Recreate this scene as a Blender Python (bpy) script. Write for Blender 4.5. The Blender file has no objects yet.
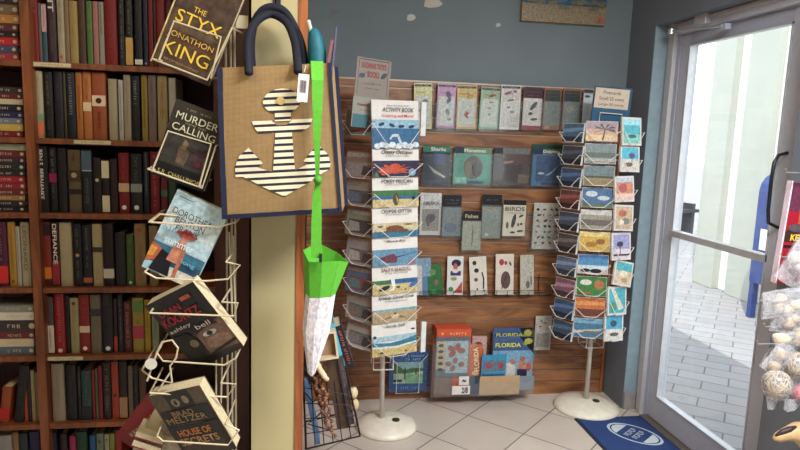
import bpy, math, random
from mathutils import Vector, Matrix
random.seed(7)
S = bpy.context.scene
C = S.collection
# ------------------------------------------------------------------ camera
FPX, PITCH, ROLL, YAW, EYE = 630.0, math.atan(90.5/630), math.atan(.0343), math.radians(9.02), 1.5
fw = Vector((math.sin(YAW)*math.cos(PITCH), math.cos(YAW)*math.cos(PITCH), -math.sin(PITCH)))
r0 = Vector((math.cos(YAW), -math.sin(YAW), 0)); u0 = r0.cross(fw)
rt = math.cos(ROLL)*r0 + math.sin(ROLL)*u0
up = math.cos(ROLL)*u0 - math.sin(ROLL)*r0
cd = bpy.data.cameras.new('camera'); cam = bpy.data.objects.new('camera', cd); C.objects.link(cam)
cd.sensor_width = 36; cd.lens = FPX/800*36; cd.clip_start = .05; cd.clip_end = 200
m = Matrix((rt, up, -fw)).transposed().to_4x4(); m.translation = Vector((0, 0, EYE)); cam.matrix_world = m
S.camera = cam
S.view_settings.view_transform = 'Standard'; S.view_settings.look = 'None'; S.view_settings.gamma = 1
S.view_settings.use_curve_mapping = False
S.view_settings.exposure = 0.0
# ------------------------------------------------------------------ light
W = bpy.data.worlds.new('sky'); S.world = W; W.use_nodes = True
bgn = W.node_tree.nodes['Background']
sky = W.node_tree.nodes.new('ShaderNodeTexSky'); sky.sky_type = 'HOSEK_WILKIE'
sky.sun_direction = (-.3, -.45, .84); sky.turbidity = 6; sky.ground_albedo = .4
mixn = W.node_tree.nodes.new('ShaderNodeMix'); mixn.data_type = 'RGBA'; mixn.inputs[0].default_value = .75
mixn.inputs[7].default_value = (.86, .93, 1, 1)
W.node_tree.links.new(sky.outputs[0], mixn.inputs[6]); W.node_tree.links.new(mixn.outputs[2], bgn.inputs[0])
bgn.inputs[1].default_value = 3.2
sd = bpy.data.lights.new('sun', 'SUN'); so = bpy.data.objects.new('sun', sd); C.objects.link(so)
sd.energy = 4.5; sd.angle = .01; sd.color = (1, .96, .9)
so.rotation_euler = Vector((.3, .45, -.84)).to_track_quat('-Z', 'Y').to_euler()
FILL_LAMPS = [(-.7, .9, 2.66, 18, (1, .82, .56)), (1.2, .6, 2.66, 138, (.96, .98, 1))]  # unseen overhead lamps, added to brighten the room
for i, (x, y, z, e, c) in enumerate(FILL_LAMPS):
    ld = bpy.data.lights.new('fill_light', 'AREA'); lo = bpy.data.objects.new('fill_light', ld); C.objects.link(lo)
    ld.shape = 'RECTANGLE'; ld.size = 1.1; ld.size_y = .5; ld.energy = e; ld.color = c; lo.location = (x, y, z-.012)

def ray(x, y): return fw + (x-400)/FPX*rt - (y-225)/FPX*up
def onY(x, y, Y): d = ray(x, y); return Vector((0, 0, EYE)) + d*(Y/d.y)
def onX(x, y, X): d = ray(x, y); return Vector((0, 0, EYE)) + d*(X/d.x)

# ------------------------------------------------------------------ materials
def lin(c): return tuple((v/255/12.92 if v/255 <= .04045 else ((v/255+.055)/1.055)**2.4) for v in c[:3]) + (1,)
_M = {}
def M(c, rough=.55, metal=0, var=.07, scale=25, spec=.4, bump=0):
    k = (c, rough, metal, var, scale, spec, bump)
    if k in _M: return _M[k]
    m = bpy.data.materials.new('surface'); m.use_nodes = True; nt = m.node_tree; b = nt.nodes['Principled BSDF']
    b.inputs['Roughness'].default_value = rough; b.inputs['Metallic'].default_value = metal
    b.inputs['Specular IOR Level'].default_value = spec
    tc = nt.nodes.new('ShaderNodeTexCoord'); n = nt.nodes.new('ShaderNodeTexNoise'); n.inputs['Scale'].default_value = scale
    n.inputs['Detail'].default_value = 3
    nt.links.new(tc.outputs['Object'], n.inputs['Vector'])
    r = nt.nodes.new('ShaderNodeValToRGB'); L = lin(c)
    r.color_ramp.elements[0].position = .3; r.color_ramp.elements[1].position = .7
    r.color_ramp.elements[0].color = tuple(v*(1-var) for v in L[:3]) + (1,)
    r.color_ramp.elements[1].color = tuple(min(1, v*(1+var)) for v in L[:3]) + (1,)
    nt.links.new(n.outputs['Fac'], r.inputs[0]); nt.links.new(r.outputs[0], b.inputs['Base Color'])
    if bump:
        bp = nt.nodes.new('ShaderNodeBump'); bp.inputs['Strength'].default_value = bump; bp.inputs['Distance'].default_value = .002
        nt.links.new(n.outputs['Fac'], bp.inputs['Height']); nt.links.new(bp.outputs[0], b.inputs['Normal'])
    _M[k] = m; return m
def wood(c1, c2, sc, rough=.4, nscale=6, name='wood'):
    m = bpy.data.materials.new(name); m.use_nodes = True; nt = m.node_tree; b = nt.nodes['Principled BSDF']
    b.inputs['Roughness'].default_value = rough
    tc = nt.nodes.new('ShaderNodeTexCoord'); mp = nt.nodes.new('ShaderNodeMapping'); mp.inputs['Scale'].default_value = sc
    n = nt.nodes.new('ShaderNodeTexNoise'); n.inputs['Scale'].default_value = nscale; n.inputs['Detail'].default_value = 6
    n.inputs['Distortion'].default_value = 1.6
    r = nt.nodes.new('ShaderNodeValToRGB'); e = r.color_ramp.elements
    e[0].position = .32; e[0].color = lin(c1); e[1].position = .66; e[1].color = lin(c2)
    q = e.new(.5); q.color = lin(tuple((a*.45+b_*.55) for a, b_ in zip(c1, c2)))
    nt.links.new(tc.outputs['Object'], mp.inputs[0]); nt.links.new(mp.outputs[0], n.inputs[0])
    nt.links.new(n.outputs['Fac'], r.inputs[0]); nt.links.new(r.outputs[0], b.inputs['Base Color'])
    return m
def clear(name, tr=.86, col=(225, 235, 232), milky=.1, rough=.06):
    m = bpy.data.materials.new(name); m.use_nodes = True; nt = m.node_tree
    for n in list(nt.nodes):
        if n.type != 'OUTPUT_MATERIAL': nt.nodes.remove(n)
    out = nt.nodes['Material Output']
    t = nt.nodes.new('ShaderNodeBsdfTransparent'); t.inputs[0].default_value = (.99, .995, .995, 1)
    g = nt.nodes.new('ShaderNodeBsdfGlossy'); g.inputs['Roughness'].default_value = rough
    d = nt.nodes.new('ShaderNodeBsdfDiffuse'); d.inputs[0].default_value = lin(col)
    lw = nt.nodes.new('ShaderNodeLayerWeight'); lw.inputs[0].default_value = .5
    pw_ = nt.nodes.new('ShaderNodeMath'); pw_.operation = 'POWER'; pw_.inputs[1].default_value = 4; nt.links.new(lw.outputs['Facing'], pw_.inputs[0])
    fr = nt.nodes.new('ShaderNodeMath'); fr.operation = 'MULTIPLY_ADD'; fr.inputs[1].default_value = .35; fr.inputs[2].default_value = .03; nt.links.new(pw_.outputs[0], fr.inputs[0])
    a = nt.nodes.new('ShaderNodeMixShader'); nt.links.new(fr.outputs[0], a.inputs[0])
    nt.links.new(t.outputs[0], a.inputs[1]); nt.links.new(g.outputs[0], a.inputs[2])
    b = nt.nodes.new('ShaderNodeMixShader')
    nz = nt.nodes.new('ShaderNodeTexNoise'); nz.inputs['Scale'].default_value = 9
    mr = nt.nodes.new('ShaderNodeMath'); mr.operation = 'MULTIPLY'; mr.inputs[1].default_value = milky*2
    nt.links.new(nz.outputs['Fac'], mr.inputs[0]); nt.links.new(mr.outputs[0], b.inputs[0])
    nt.links.new(a.outputs[0], b.inputs[1]); nt.links.new(d.outputs[0], b.inputs[2]); nt.links.new(b.outputs[0], out.inputs[0])
    return m
GLASS = clear('door_glass', milky=.012, col=(255, 255, 255))
ACRYL = clear('clear_acrylic', milky=.028)
POLY = clear('clear_bag_plastic', milky=.22, rough=.2, col=(240, 240, 245))
MESHNET = clear('white_net_fabric', milky=.75, rough=.9, col=(235, 228, 232))
CASEW = wood((96, 50, 26), (138, 78, 40), (3, 3, .35), .45, 8, 'orange_brown_wood')
CASED = wood((64, 32, 24), (82, 44, 30), (3, 3, .35), .5, 8, 'dark_brown_wood')
SLATW = wood((104, 66, 42), (160, 110, 70), (.8, 3, 5), .36, 3.6, 'slatwall_oak')
TRIMW = wood((120, 62, 30), (166, 96, 50), (4, 4, .4), .4, 8, 'trim_wood')

# ------------------------------------------------------------------ mesh builder
class MB:
    def __init__(s): s.v = []; s.f = []; s.mi = []; s.ms = []
    def mat(s, m):
        if m not in s.ms: s.ms.append(m)
        return s.ms.index(m)
    def poly(s, pts, m):
        i = s.mat(m); b = len(s.v); s.v += [tuple(p) for p in pts]; s.f.append(tuple(range(b, b+len(pts)))); s.mi.append(i)
    def hexa(s, p, m):      # 8 points: bottom 0-3 ccw, top 4-7
        i = s.mat(m); b = len(s.v); s.v += [tuple(q) for q in p]
        for f in ((3, 2, 1, 0), (4, 5, 6, 7), (0, 1, 5, 4), (1, 2, 6, 5), (2, 3, 7, 6), (3, 0, 4, 7)):
            s.f.append(tuple(b+k for k in f)); s.mi.append(i)
    def box(s, x0, x1, y0, y1, z0, z1, m):
        s.hexa([(x0, y0, z0), (x1, y0, z0), (x1, y1, z0), (x0, y1, z0), (x0, y0, z1), (x1, y0, z1), (x1, y1, z1), (x0, y1, z1)], m); return s
    def tube(s, path, r, m, n=6, closed=False):
        path = [Vector(p) for p in path]; i = s.mat(m); N = len(path); rings = []; pn = None
        for k in range(N):
            a = path[k-1] if (k > 0 or closed) else path[k]; c = path[(k+1) % N] if (k < N-1 or closed) else path[k]
            t = (c-a).normalized() if (c-a).length > 1e-9 else Vector((0, 0, 1))
            if pn is None: pn = t.orthogonal().normalized()
            nn = pn - t*pn.dot(t)
            if nn.length < 1e-6: nn = t.orthogonal()
            nn.normalize(); pn = nn; bn = t.cross(nn)
            rr = r[k] if isinstance(r, (list, tuple)) else r
            b = len(s.v); rings.append(b)
            for j in range(n):
                q = path[k] + nn*math.cos(2*math.pi*j/n)*rr + bn*math.sin(2*math.pi*j/n)*rr; s.v.append(tuple(q))
        for k in range(N if closed else N-1):
            a = rings[k]; b = rings[(k+1) % N]
            for j in range(n): s.f.append((a+j, a+(j+1) % n, b+(j+1) % n, b+j)); s.mi.append(i)
        if not closed:
            s.f.append(tuple(rings[0]+j for j in reversed(range(n)))); s.mi.append(i)
            s.f.append(tuple(rings[-1]+j for j in range(n))); s.mi.append(i)
        return s
    def lathe(s, prof, m, n=40, c=(0, 0, 0)):
        i = s.mat(m); b = len(s.v)
        for (r, z) in prof:
            for j in range(n):
                a = 2*math.pi*j/n; s.v.append((c[0]+r*math.cos(a), c[1]+r*math.sin(a), c[2]+z))
        for k in range(len(prof)-1):
            for j in range(n):
                s.f.append((b+k*n+j, b+k*n+(j+1) % n, b+(k+1)*n+(j+1) % n, b+(k+1)*n+j)); s.mi.append(i)
        s.f.append(tuple(b+j for j in reversed(range(n)))); s.mi.append(i)
        q = b+(len(prof)-1)*n; s.f.append(tuple(q+j for j in range(n))); s.mi.append(i)
        return s
    def grid(s, fn, nu, nv, m):
        i = s.mat(m); b = len(s.v)
        for a in range(nu+1):
            for c in range(nv+1): s.v.append(tuple(fn(a/nu, c/nv)))
        for a in range(nu):
            for c in range(nv):
                q = b+a*(nv+1)+c; s.f.append((q, q+nv+1, q+nv+2, q+1)); s.mi.append(i)
        return s
    def build(s, name, parent=None, smooth=False, loc=None, bevel=0, solid=0):
        me = bpy.data.meshes.new(name); me.from_pydata(s.v, [], s.f)
        for m in s.ms: me.materials.append(m)
        me.polygons.foreach_set('material_index', s.mi); me.update()
        if smooth: me.polygons.foreach_set('use_smooth', [True]*len(me.polygons))
        o = bpy.data.objects.new(name, me); C.objects.link(o)
        if parent: o.parent = parent
        if loc is not None: o.location = loc
        if solid:
            d = o.modifiers.new('s', 'SOLIDIFY'); d.thickness = solid
        if bevel:
            d = o.modifiers.new('b', 'BEVEL'); d.width = bevel; d.segments = 2; d.limit_method = 'ANGLE'
        return o
def tag(o, label, cat, group=None):
    o['label'] = label; o['category'] = cat
    if group: o['group'] = group
    return o
def thing(name, label, cat, loc=(0, 0, 0), rot=(0, 0, 0), group=None):
    o = bpy.data.objects.new(name, None); C.objects.link(o); o.location = loc; o.rotation_euler = rot; o.empty_display_size = .05
    return tag(o, label, cat, group)
def struct(mb, name, **k):
    o = mb.build(name, **k); o['kind'] = 'structure'; return o
def art(parent, w, h, shapes, y=0, x0=0, z0=0, name='cover_print', step=.0004):
    """printed shapes on a flat face looking to -Y; u right, v up, both 0..1"""
    mb = MB(); mott = .3 if name in ('cover_print', 'picture_print', 'card_print', 'painted_scene', 'box_print') else .03
    for i, (c, p) in enumerate(shapes):
        if isinstance(c, tuple) and mott > .1:      # uncoated print is a little greyer than pure ink
            g_ = sum(c[:3])/3; c = tuple(int((v*.74+g_*.26)*.94) for v in c[:3]) + tuple(c[3:])
        mt = (M(c[:3], .35, var=(c[3] if len(c) > 3 else mott), scale=(45 if len(c) > 3 else 75))) if isinstance(c, tuple) else c
        yy = y-step*(i+1)
        if p[0] == 'e':
            _, cx, cy, rx, ry = p[:5]; ro = p[5] if len(p) > 5 else 0
            pts = []
            for k in range(14):
                a = 2*math.pi*k/14; ex = rx*math.cos(a)*w; ez = ry*math.sin(a)*h
                pts.append((x0+cx*w+ex*math.cos(ro)-ez*math.sin(ro), yy, z0+cy*h+ex*math.sin(ro)+ez*math.cos(ro)))
        elif p[0] == 'r':
            _, a, b, c_, d = p; pts = [(x0+a*w, yy, z0+b*h), (x0+c_*w, yy, z0+b*h), (x0+c_*w, yy, z0+d*h), (x0+a*w, yy, z0+d*h)]
        else: pts = [(x0+a*w, yy, z0+b*h) for a, b in p]
        mb.poly(pts, mt)
    return mb.build(name, host(parent))
HOSTS = ('cover', 'card', 'card_stack', 'canvas', 'box', 'box_body', 'sheet', 'paper')
def host(p):
    if p is None or p.type != 'EMPTY': return p
    for c in p.children:
        if c.name.split('.')[0] in HOSTS: return c
    return p
_T = {}
def txt(parent, s, w, h, x, z, y, c, rot=0, shear=0, bold=0, name='lettering', face=None):
    """text fitted in a w x h box centred at x, z on a face looking to -Y"""
    k = (s, shear, bold)
    if k not in _T:
        cu = bpy.data.curves.new('lettering', 'FONT'); cu.body = s; cu.align_x = 'CENTER'; cu.align_y = 'CENTER'
        cu.shear = shear; cu.offset = bold; cu.resolution_u = 3
        ob = bpy.data.objects.new('t', cu); C.objects.link(ob)
        dg = bpy.context.evaluated_depsgraph_get(); dg.update()
        me = bpy.data.meshes.new_from_object(ob.evaluated_get(dg)); bpy.data.objects.remove(ob)
        _T[k] = me
    src = _T[k]; me = src.copy(); me.materials.clear(); me.materials.append(M(c, .4, var=.02))
    xs = [v.co.x for v in me.vertices]; ys = [v.co.y for v in me.vertices]
    if not xs: return None
    cx, cy = (min(xs)+max(xs))/2, (min(ys)+max(ys))/2; sx = w/(max(xs)-min(xs)); sy = h/(max(ys)-min(ys))
    cr, sr = math.cos(rot), math.sin(rot)
    for v in me.vertices:
        a, b = (v.co.x-cx)*sx, (v.co.y-cy)*sy
        v.co = (x+a*cr-b*sr, y, z+a*sr+b*cr)
    o = bpy.data.objects.new(name, me); C.objects.link(o); o.parent = host(parent); return o
def scribble(parent, w, h, x, z, y, c, rot=0, name='lettering', n=None, rnd=random):
    """small print too fine to read: a row of little strokes"""
    mb = MB(); n = n or max(3, int(w/h*1.3)); mt = M(c, .4, var=.02); cr, sr = math.cos(rot), math.sin(rot)
    st = w/n
    for i in range(n):
        if rnd.random() < .12 and 0 < i < n-1: continue
        a0 = -w/2+i*st+st*.12; a1 = a0+st*.62; b0 = -h/2*rnd.uniform(.7, 1); b1 = h/2*rnd.uniform(.6, 1)
        k = rnd.randint(0, 3)
        rects = {0: [(a0, b0, a0+st*.22, b1), (a0, b1-h*.2, a1, b1)], 1: [(a0, b0, a0+st*.22, b1), (a1-st*.2, b0, a1, b1), (a0, -h*.09, a1, h*.09)],
                 2: [(a0+st*.2, b0, a0+st*.44, b1)], 3: [(a0, b0, a1, b0+h*.2), (a0, b0, a0+st*.2, b1), (a0, b1-h*.2, a1, b1)]}[k]
        for (p, q, r, s) in rects:
            mb.poly([(x+u*cr-v*sr, y, z+u*sr+v*cr) for u, v in ((p, q), (r, q), (r, s), (p, s))], mt)
    return mb.build(name, host(parent))

# ------------------------------------------------------------------ the room
XW, YW, ZC = 1.815, 3.42, 2.7
WALLG = M((114, 125, 128), .8, var=.05, scale=4)
WALLB = M((112, 119, 128), .75, var=.05, scale=4)
# floor tiles laid on the diagonal
fm = bpy.data.materials.new('floor_tile'); fm.use_nodes = True; nt = fm.node_tree; b = nt.nodes['Principled BSDF']; b.inputs['Roughness'].default_value = .32
tc = nt.nodes.new('ShaderNodeTexCoord'); mp = nt.nodes.new('ShaderNodeMapping'); mp.vector_type = 'POINT'
mp.inputs['Rotation'].default_value = (0, 0, -math.pi/4)
mp.inputs['Location'].default_value = (-3.585/math.sqrt(2), -2.235/math.sqrt(2), 0)
# rotated by -45: u=(x+y)/sqrt2, v=(y-x)/sqrt2 ; lines at u=3.585/sqrt2+.33k, v=2.235/sqrt2+.33k
bk = nt.nodes.new('ShaderNodeTexBrick'); bk.offset = 0; bk.squash = 1
bk.inputs['Scale'].default_value = 1; bk.inputs['Brick Width'].default_value = .33; bk.inputs['Row Height'].default_value = .33
bk.inputs['Mortar Size'].default_value = .0035; bk.inputs['Mortar Smooth'].default_value = .3
bk.inputs['Color1'].default_value = lin((196, 184, 172)); bk.inputs['Color2'].default_value = lin((204, 193, 181)); bk.inputs['Mortar'].default_value = lin((96, 84, 76))
nz = nt.nodes.new('ShaderNodeTexNoise'); nz.inputs['Scale'].default_value = 5; nz.inputs['Detail'].default_value = 5
mx = nt.nodes.new('ShaderNodeMix'); mx.data_type = 'RGBA'; mx.blend_type = 'MULTIPLY'; mx.inputs[0].default_value = .35
cr = nt.nodes.new('ShaderNodeValToRGB'); cr.color_ramp.elements[0].color = (.75, .72, .7, 1); cr.color_ramp.elements[0].position = .3; cr.color_ramp.elements[1].position = .7
nt.links.new(tc.outputs['Object'], mp.inputs[0]); nt.links.new(mp.outputs[0], bk.inputs[0]); nt.links.new(tc.outputs['Object'], nz.inputs[0])
nt.links.new(nz.outputs['Fac'], cr.inputs[0]); nt.links.new(bk.outputs['Color'], mx.inputs[6]); nt.links.new(cr.outputs[0], mx.inputs[7])
nt.links.new(mx.outputs[2], b.inputs['Base Color'])
struct(MB().box(-3.2, 1.96, -3.2, YW+.1, -.1, 0, fm), 'floor')
struct(MB().box(-3.2, 2.05, -3.2, YW+.1, ZC, ZC+.12, M((215, 212, 205), .9)), 'ceiling')
struct(MB().box(-3.2, 2.05, YW, YW+.1, 0, ZC, WALLG), 'wall_back')
struct(MB().box(-3.3, -3.2, -3.2, YW, 0, ZC, M((150, 150, 150), .9)), 'wall_left')
struct(MB().box(-3.2, 2.05, -3.3, -3.2, 0, ZC, M((165, 165, 165), .9)), 'wall_front')
DY0, DY1, DZ = 2.12, 3.16, 2.108
w = MB()
w.box(XW, 2.0, DY1, YW, 0, ZC, WALLB); w.box(XW, 2.0, DY0, DY1, DZ, ZC, WALLB)
w.box(XW, 2.0, 1.5, DY0, 0, ZC, WALLB)
w.box(XW, 2.0, -2.6, 1.5, 0, .75, WALLB); w.box(XW, 2.0, -2.6, 1.5, 2.3, ZC, WALLB); w.box(XW, 2.0, -3.2, -2.6, 0, ZC, WALLB)
w.box(XW, 2.0, -.6, -.5, .75, 2.3, WALLB)
struct(w, 'wall_right')
ALU = M((190, 194, 204), .5, 0, var=.04, scale=60)
ALUD = M((172, 178, 192), .5, 0, var=.04, scale=60)
ALUL = M((196, 196, 196), .4, .2, var=.04, scale=60)
for n, (a, b_) in enumerate(((-2.6, -.6), (-.5, 1.5))):
    f = MB()
    f.box(1.88, 1.93, a, b_, .75, .81, ALU); f.box(1.88, 1.93, a, b_, 2.24, 2.3, ALU); f.box(1.88, 1.93, a, a+.05, .81, 2.24, ALU); f.box(1.88, 1.93, b_-.05, b_, .81, 2.24, ALU)
    o = struct(f, 'window_%d' % (n+1))
    g = MB().box(1.90, 1.905, a+.05, b_-.05, .81, 2.24, GLASS).build('window_glass', o)
bb = MB().box(XW+.004, 1.902, DY1-.012, DY1, 0, .1, M((150, 142, 138), .6)); struct(bb, 'baseboard_right')
# thin paler blue sheet over the return beside the door
struct(MB().box(XW+.001, 1.9, DY1-.004, DY1+.001, .1, DZ, M((134, 154, 162), .6)), 'trim_1')
# door frame
f = MB()
f.box(1.89, 1.97, DY1-.035, DY1-.004, 0, DZ, ALU); f.box(1.878, 1.96, DY1-.075, DY1-.035, 0, DZ, ALUL); f.box(1.9, 1.97, DY1-.105, DY1-.075, 0, DZ, ALUD)
f.box(1.89, 1.97, DY0, DY0+.06, 0, DZ, ALU); f.box(1.878, 1.97, DY0+.06, DY1-.105, 2.052, DZ, ALU); f.box(1.868, 1.9, DY0+.06, DY1-.105, 2.085, 2.1, ALUL)
fr = struct(f, 'trim_2')
struct(MB().box(1.86, 2.02, DY0+.06, DY1-.105, 0, .012, M((120, 112, 104), .5, .4)), 'trim_3')
# door leaf
dY0, dY1 = 2.185, 3.05
GY0, GY1, GZ0, GZ1 = 2.30, 2.975, .145, 1.99
d = MB()
d.box(1.905, 1.95, dY0, GY0, .015, 2.045, ALU); d.box(1.905, 1.95, GY1, dY1, .015, 2.045, ALU)
d.box(1.905, 1.95, GY0, GY1, .015, GZ0, ALU); d.box(1.905, 1.95, GY0, GY1, GZ1, 2.045, ALUD)
door = struct(d, 'door_1', bevel=.002)
MB().box(1.918, 1.924, GY0, GY1, GZ0, GZ1, GLASS).build('door_glass', door)
e = MB()
for (a, b_, c, dd) in ((GY0, GY0+.006, GZ0, GZ1), (GY1-.006, GY1, GZ0, GZ1), (GY0, GY1, GZ0, GZ0+.007), (GY0, GY1, GZ1-.006, GZ1)):
    e.box(1.9, 1.93, a, b_, c, dd, M((205, 208, 212), .35, .3))
e.build('glazing_bead', door)
MB().box(1.885, 1.93, GY0, GY1, 1.028, 1.058, M((188, 188, 188), .35, .4)).build('push_bar', door)
hd = MB(); BLK = M((30, 34, 46), .35)
hd.tube([(1.9, 2.25, 1.18), (1.85, 2.245, 1.2), (1.838, 2.24, 1.25), (1.836, 2.24, 1.38), (1.84, 2.24, 1.44), (1.86, 2.245, 1.47), (1.9, 2.25, 1.48)], .007, BLK, 8)
hd.build('door_handle', door, smooth=True)
# door closer
t = thing('door_closer', 'grey metal door closer and arm mounted above the glass door', 'door closer', (1.87, 2.95, 2.07))
MB().box(-.022, .008, -.16, -.07, -.01, .05, ALUL).build('body', t, bevel=.003)
MB().tube([(-.03, .1, -.008), (-.03, -.06, -.02), (-.018, -.28, -.04)], [.008, .007, .006], M((200, 200, 200), .3, .6), 8).build('arm', t)
MB().lathe([(.004, -.014), (.016, -.012), (.016, .01), (.006, .014)], M((205, 203, 195), .3, .5), 14, (-.03, .1, -.008)).build('pivot', t)
MB().box(-.016, .012, -.3, -.26, -.055, -.03, ALUD).build('shoe', t)
MB().box(-.03, .008, -.27, .08, .05, .058, M((52, 54, 60), .5)).build('mounting_plate', t)

# ------------------------------------------------------------------ outside
pm = bpy.data.materials.new('paving'); pm.use_nodes = True; nt = pm.node_tree; b = nt.nodes['Principled BSDF']; b.inputs['Roughness'].default_value = .7
tc = nt.nodes.new('ShaderNodeTexCoord'); mp = nt.nodes.new('ShaderNodeMapping'); mp.inputs['Rotation'].default_value = (0, 0, math.radians(38))
bk = nt.nodes.new('ShaderNodeTexBrick'); bk.inputs['Scale'].default_value = 1; bk.inputs['Brick Width'].default_value = .3; bk.inputs['Row Height'].default_value = .15
bk.inputs['Mortar Size'].default_value = .005; bk.inputs['Color1'].default_value = lin((142, 141, 142)); bk.inputs['Color2'].default_value = lin((152, 151, 151)); bk.inputs['Mortar'].default_value = lin((96, 95, 98))
nt.links.new(tc.outputs['Object'], mp.inputs[0]); nt.links.new(mp.outputs[0], bk.inputs[0]); nt.links.new(bk.outputs[0], b.inputs['Base Color'])
struct(MB().box(2.0, 40, -15, 40, -.1, -.004, pm), 'ground')
bw = MB(); WHT = M((245, 245, 242), .8); CRM = M((172, 175, 164), .8, var=.04, scale=3)
bw.box(4.38, 4.9, -6, 6.1, 0, 6, WHT); bw.box(4.9, 9, 5.95, 6.1, 0, 6, WHT)
bld = bw.build('building'); tag(bld, 'white facade with cream pillars across the walkway seen through the door', 'building')
PA, PB, PC, PD = [onX(x, y, 4.3).y for x, y in ((691.7, 283), (711, 287), (724, 293), (750, 300))]
for (a, b_) in ((PB, PA), (PD, PC), (PD-1.6, PD-1.2), (PD-2.6, PD-2.2)):
    MB().box(4.3, 4.38, a, b_, 0, 6, CRM).build('pillar', bld)
BLU = M((38, 62, 120), .4)
t = thing('mail_box', 'blue round-topped collection box on legs out by the cream pillars', 'mail box', (4.1, onX(786, 260, 4.1).y, 0))
mb = MB(); P = [(-.17, .32), (.17, .32), (.17, 1.12)] + [(.17*math.cos(a), 1.12+.17*math.sin(a)) for a in [k*math.pi/8 for k in range(1, 8)]] + [(-.17, 1.12)]
mb.poly([(x, -.2, z) for x, z in P], BLU); mb.poly([(x, .2, z) for x, z in reversed(P)], BLU)
for k in range(len(P)):
    (x, z), (x2, z2) = P[k], P[(k+1) % len(P)]; mb.poly([(x, -.2, z), (x, .2, z), (x2, .2, z2), (x2, -.2, z2)], BLU)
mb.build('body', t)
for x in (-.14, .14):
    for y in (-.17, .17): MB().box(x-.025, x+.025, y-.025, y+.025, 0, .33, BLU).build('leg', t)
MB().box(-.176, -.168, -.12, .12, .62, .8, M((225, 225, 225), .5)).build('label_plate', t)
# parked bench far off at the left edge of the glass
t = thing('bench', 'small dark bench far off beyond the left edge of the door glass', 'bench', (5.6, 9.2, 0), (0, 0, .3))
DK = M((60, 60, 66), .5)
MB().box(-.7, .7, -.2, .2, .42, .47, DK).build('seat', t); MB().box(-.7, .7, .2, .24, .55, .9, DK).build('backrest', t)
for x in (-.6, .6): MB().box(x-.03, x+.03, -.18, .24, 0, .56, DK).build('leg', t)

# added housings for the unseen fill lights
for (x, y, z, e_, c) in FILL_LAMPS:
    t = thing('fill_panel', 'added rectangular fill light panel out of view, %s of the pair' % ('warmer' if x < 0 else 'cooler'), 'ceiling light', (x, y, 2.7))
    f = MB()
    for (a, b_, c_, d_) in ((-.6, .6, -.3, -.26), (-.6, .6, .26, .3), (-.6, -.56, -.26, .26), (.56, .6, -.26, .26)): f.box(a, b_, c_, d_, -.035, 0, M((230, 230, 228), .5))
    f.build('frame', t)
    MB().box(-.56, .56, -.26, .26, -.02, -.012, M((240, 240, 236), .5)).build('diffuser', t)

# ------------------------------------------------------------------ slatwall
SY = 3.392
s = MB(); s.box(.03, 1.79, 3.408, YW-.002, 0, 1.79, CASED)
k = 0; z = 0.0
while z < 1.77:
    z1 = min((0.0085 if k == 0 else z+.0757), 1.79) if k else .0845
    s.box(.03, 1.785, SY, 3.41, z, z1-.009, SLATW)
    s.box(.03, 1.785, 3.402, 3.409, z1-.009, z1, M((186, 168, 148), .35, .2))
    z = z1; k += 1
slat = s.build('slatwall_panel'); tag(slat, 'tall oak-grained slatwall panel covering the back wall', 'slatwall')
MB().box(1.785, 1.805, SY-.006, YW, 0, 1.79, TRIMW).build('edge_trim', slat)

# ------------------------------------------------------------------ partition post
POSTY = 1.98
s = MB(); s.box(-.152, -.014, POSTY, 3.418, 0, ZC, M((178, 165, 122), .6, var=.04, scale=3)); struct(s, 'wall_partition')
struct(MB().box(-.014, .013, POSTY-.004, 3.39, 0, ZC, TRIMW), 'trim_4')
mk = thing('wall_hook', 'small dark hook on the cream post carrying the tote bag', 'hook', (-.079, POSTY, 1.865))
MB().box(-.012, .012, -.004, 0, -.03, .03, M((40, 40, 50), .4)).build('plate', mk)
MB().tube([(0, -.002, 0), (0, -.07, -.004), (0, -.085, .004), (0, -.09, .025)], .0035, M((60, 60, 66), .3, .7), 8).build('prong', mk)
# ------------------------------------------------------------------ bookcase
BF = 2.5      # front of the boards
BK = 2.525    # spines
rowy = [63, 138.5, 212.5, 286.3, 353.8, 421]
ZB = [onY(60, y, BK).z for y in rowy]; st = (ZB[0]-ZB[5])/5; ZB.append(ZB[5]-st); ZB.append(ZB[6]-st)
XR, XL = -.2, -1.95
DX0, DX1 = onY(21, 22, BF).x, onY(30.5, 22, BF).x
case = thing('bookcase', 'tall orange-brown wooden bookcase packed with used books', 'bookcase', (0, 0, 0))
MB().box(DX0, DX1, BF-.012, 2.8, 0, 2.25, CASEW).build('divider', case)
MB().box(XL-.03, XL, BF-.012, 2.8, 0, 2.25, CASEW).build('side_panel', case)
MB().box(XR-.13, XR, BF-.012, 2.8, 0, 2.25, CASED).build('side_panel', case)
MB().box(XL, XR, 2.8, 2.812, 0, 2.25, CASED).build('back_panel', case)
for z in ZB + [ZB[0]+st, ZB[0]+2*st]:
    if z < .03: continue
    for a, b_ in ((XL, DX0), (DX1, XR-.13)):
        MB().box(a, b_, BF, 2.8, z-.02, z, CASEW).build('shelf_board', case)
for (z, a, b_) in ((ZB[0], 34, 71), (ZB[1], 74, 111), (ZB[4], 48, 83)):
    p, q = onY(a, 65, BF).x, onY(b_, 65, BF).x
    if z == ZB[1]: p, q = onY(74, 141, BF).x, onY(111, 141, BF).x
    if z == ZB[4]: p, q = onY(48, 355, BF).x, onY(83, 355, BF).x
    o = MB().box(p, q, BF-.003, BF, z-.017, z-.003, M((196, 182, 140), .6)).build('label_strip', case)
    scribble(case, (q-p)*.6, .006, (p+q)/2, z-.01, BF-.0035, (110, 90, 70))
PAGE = M((196, 180, 146), .8, var=.12, scale=120)
ORD = ['top', 'second', 'third', 'fourth', 'fifth', 'sixth', 'seventh']
allbooks = {}
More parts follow.
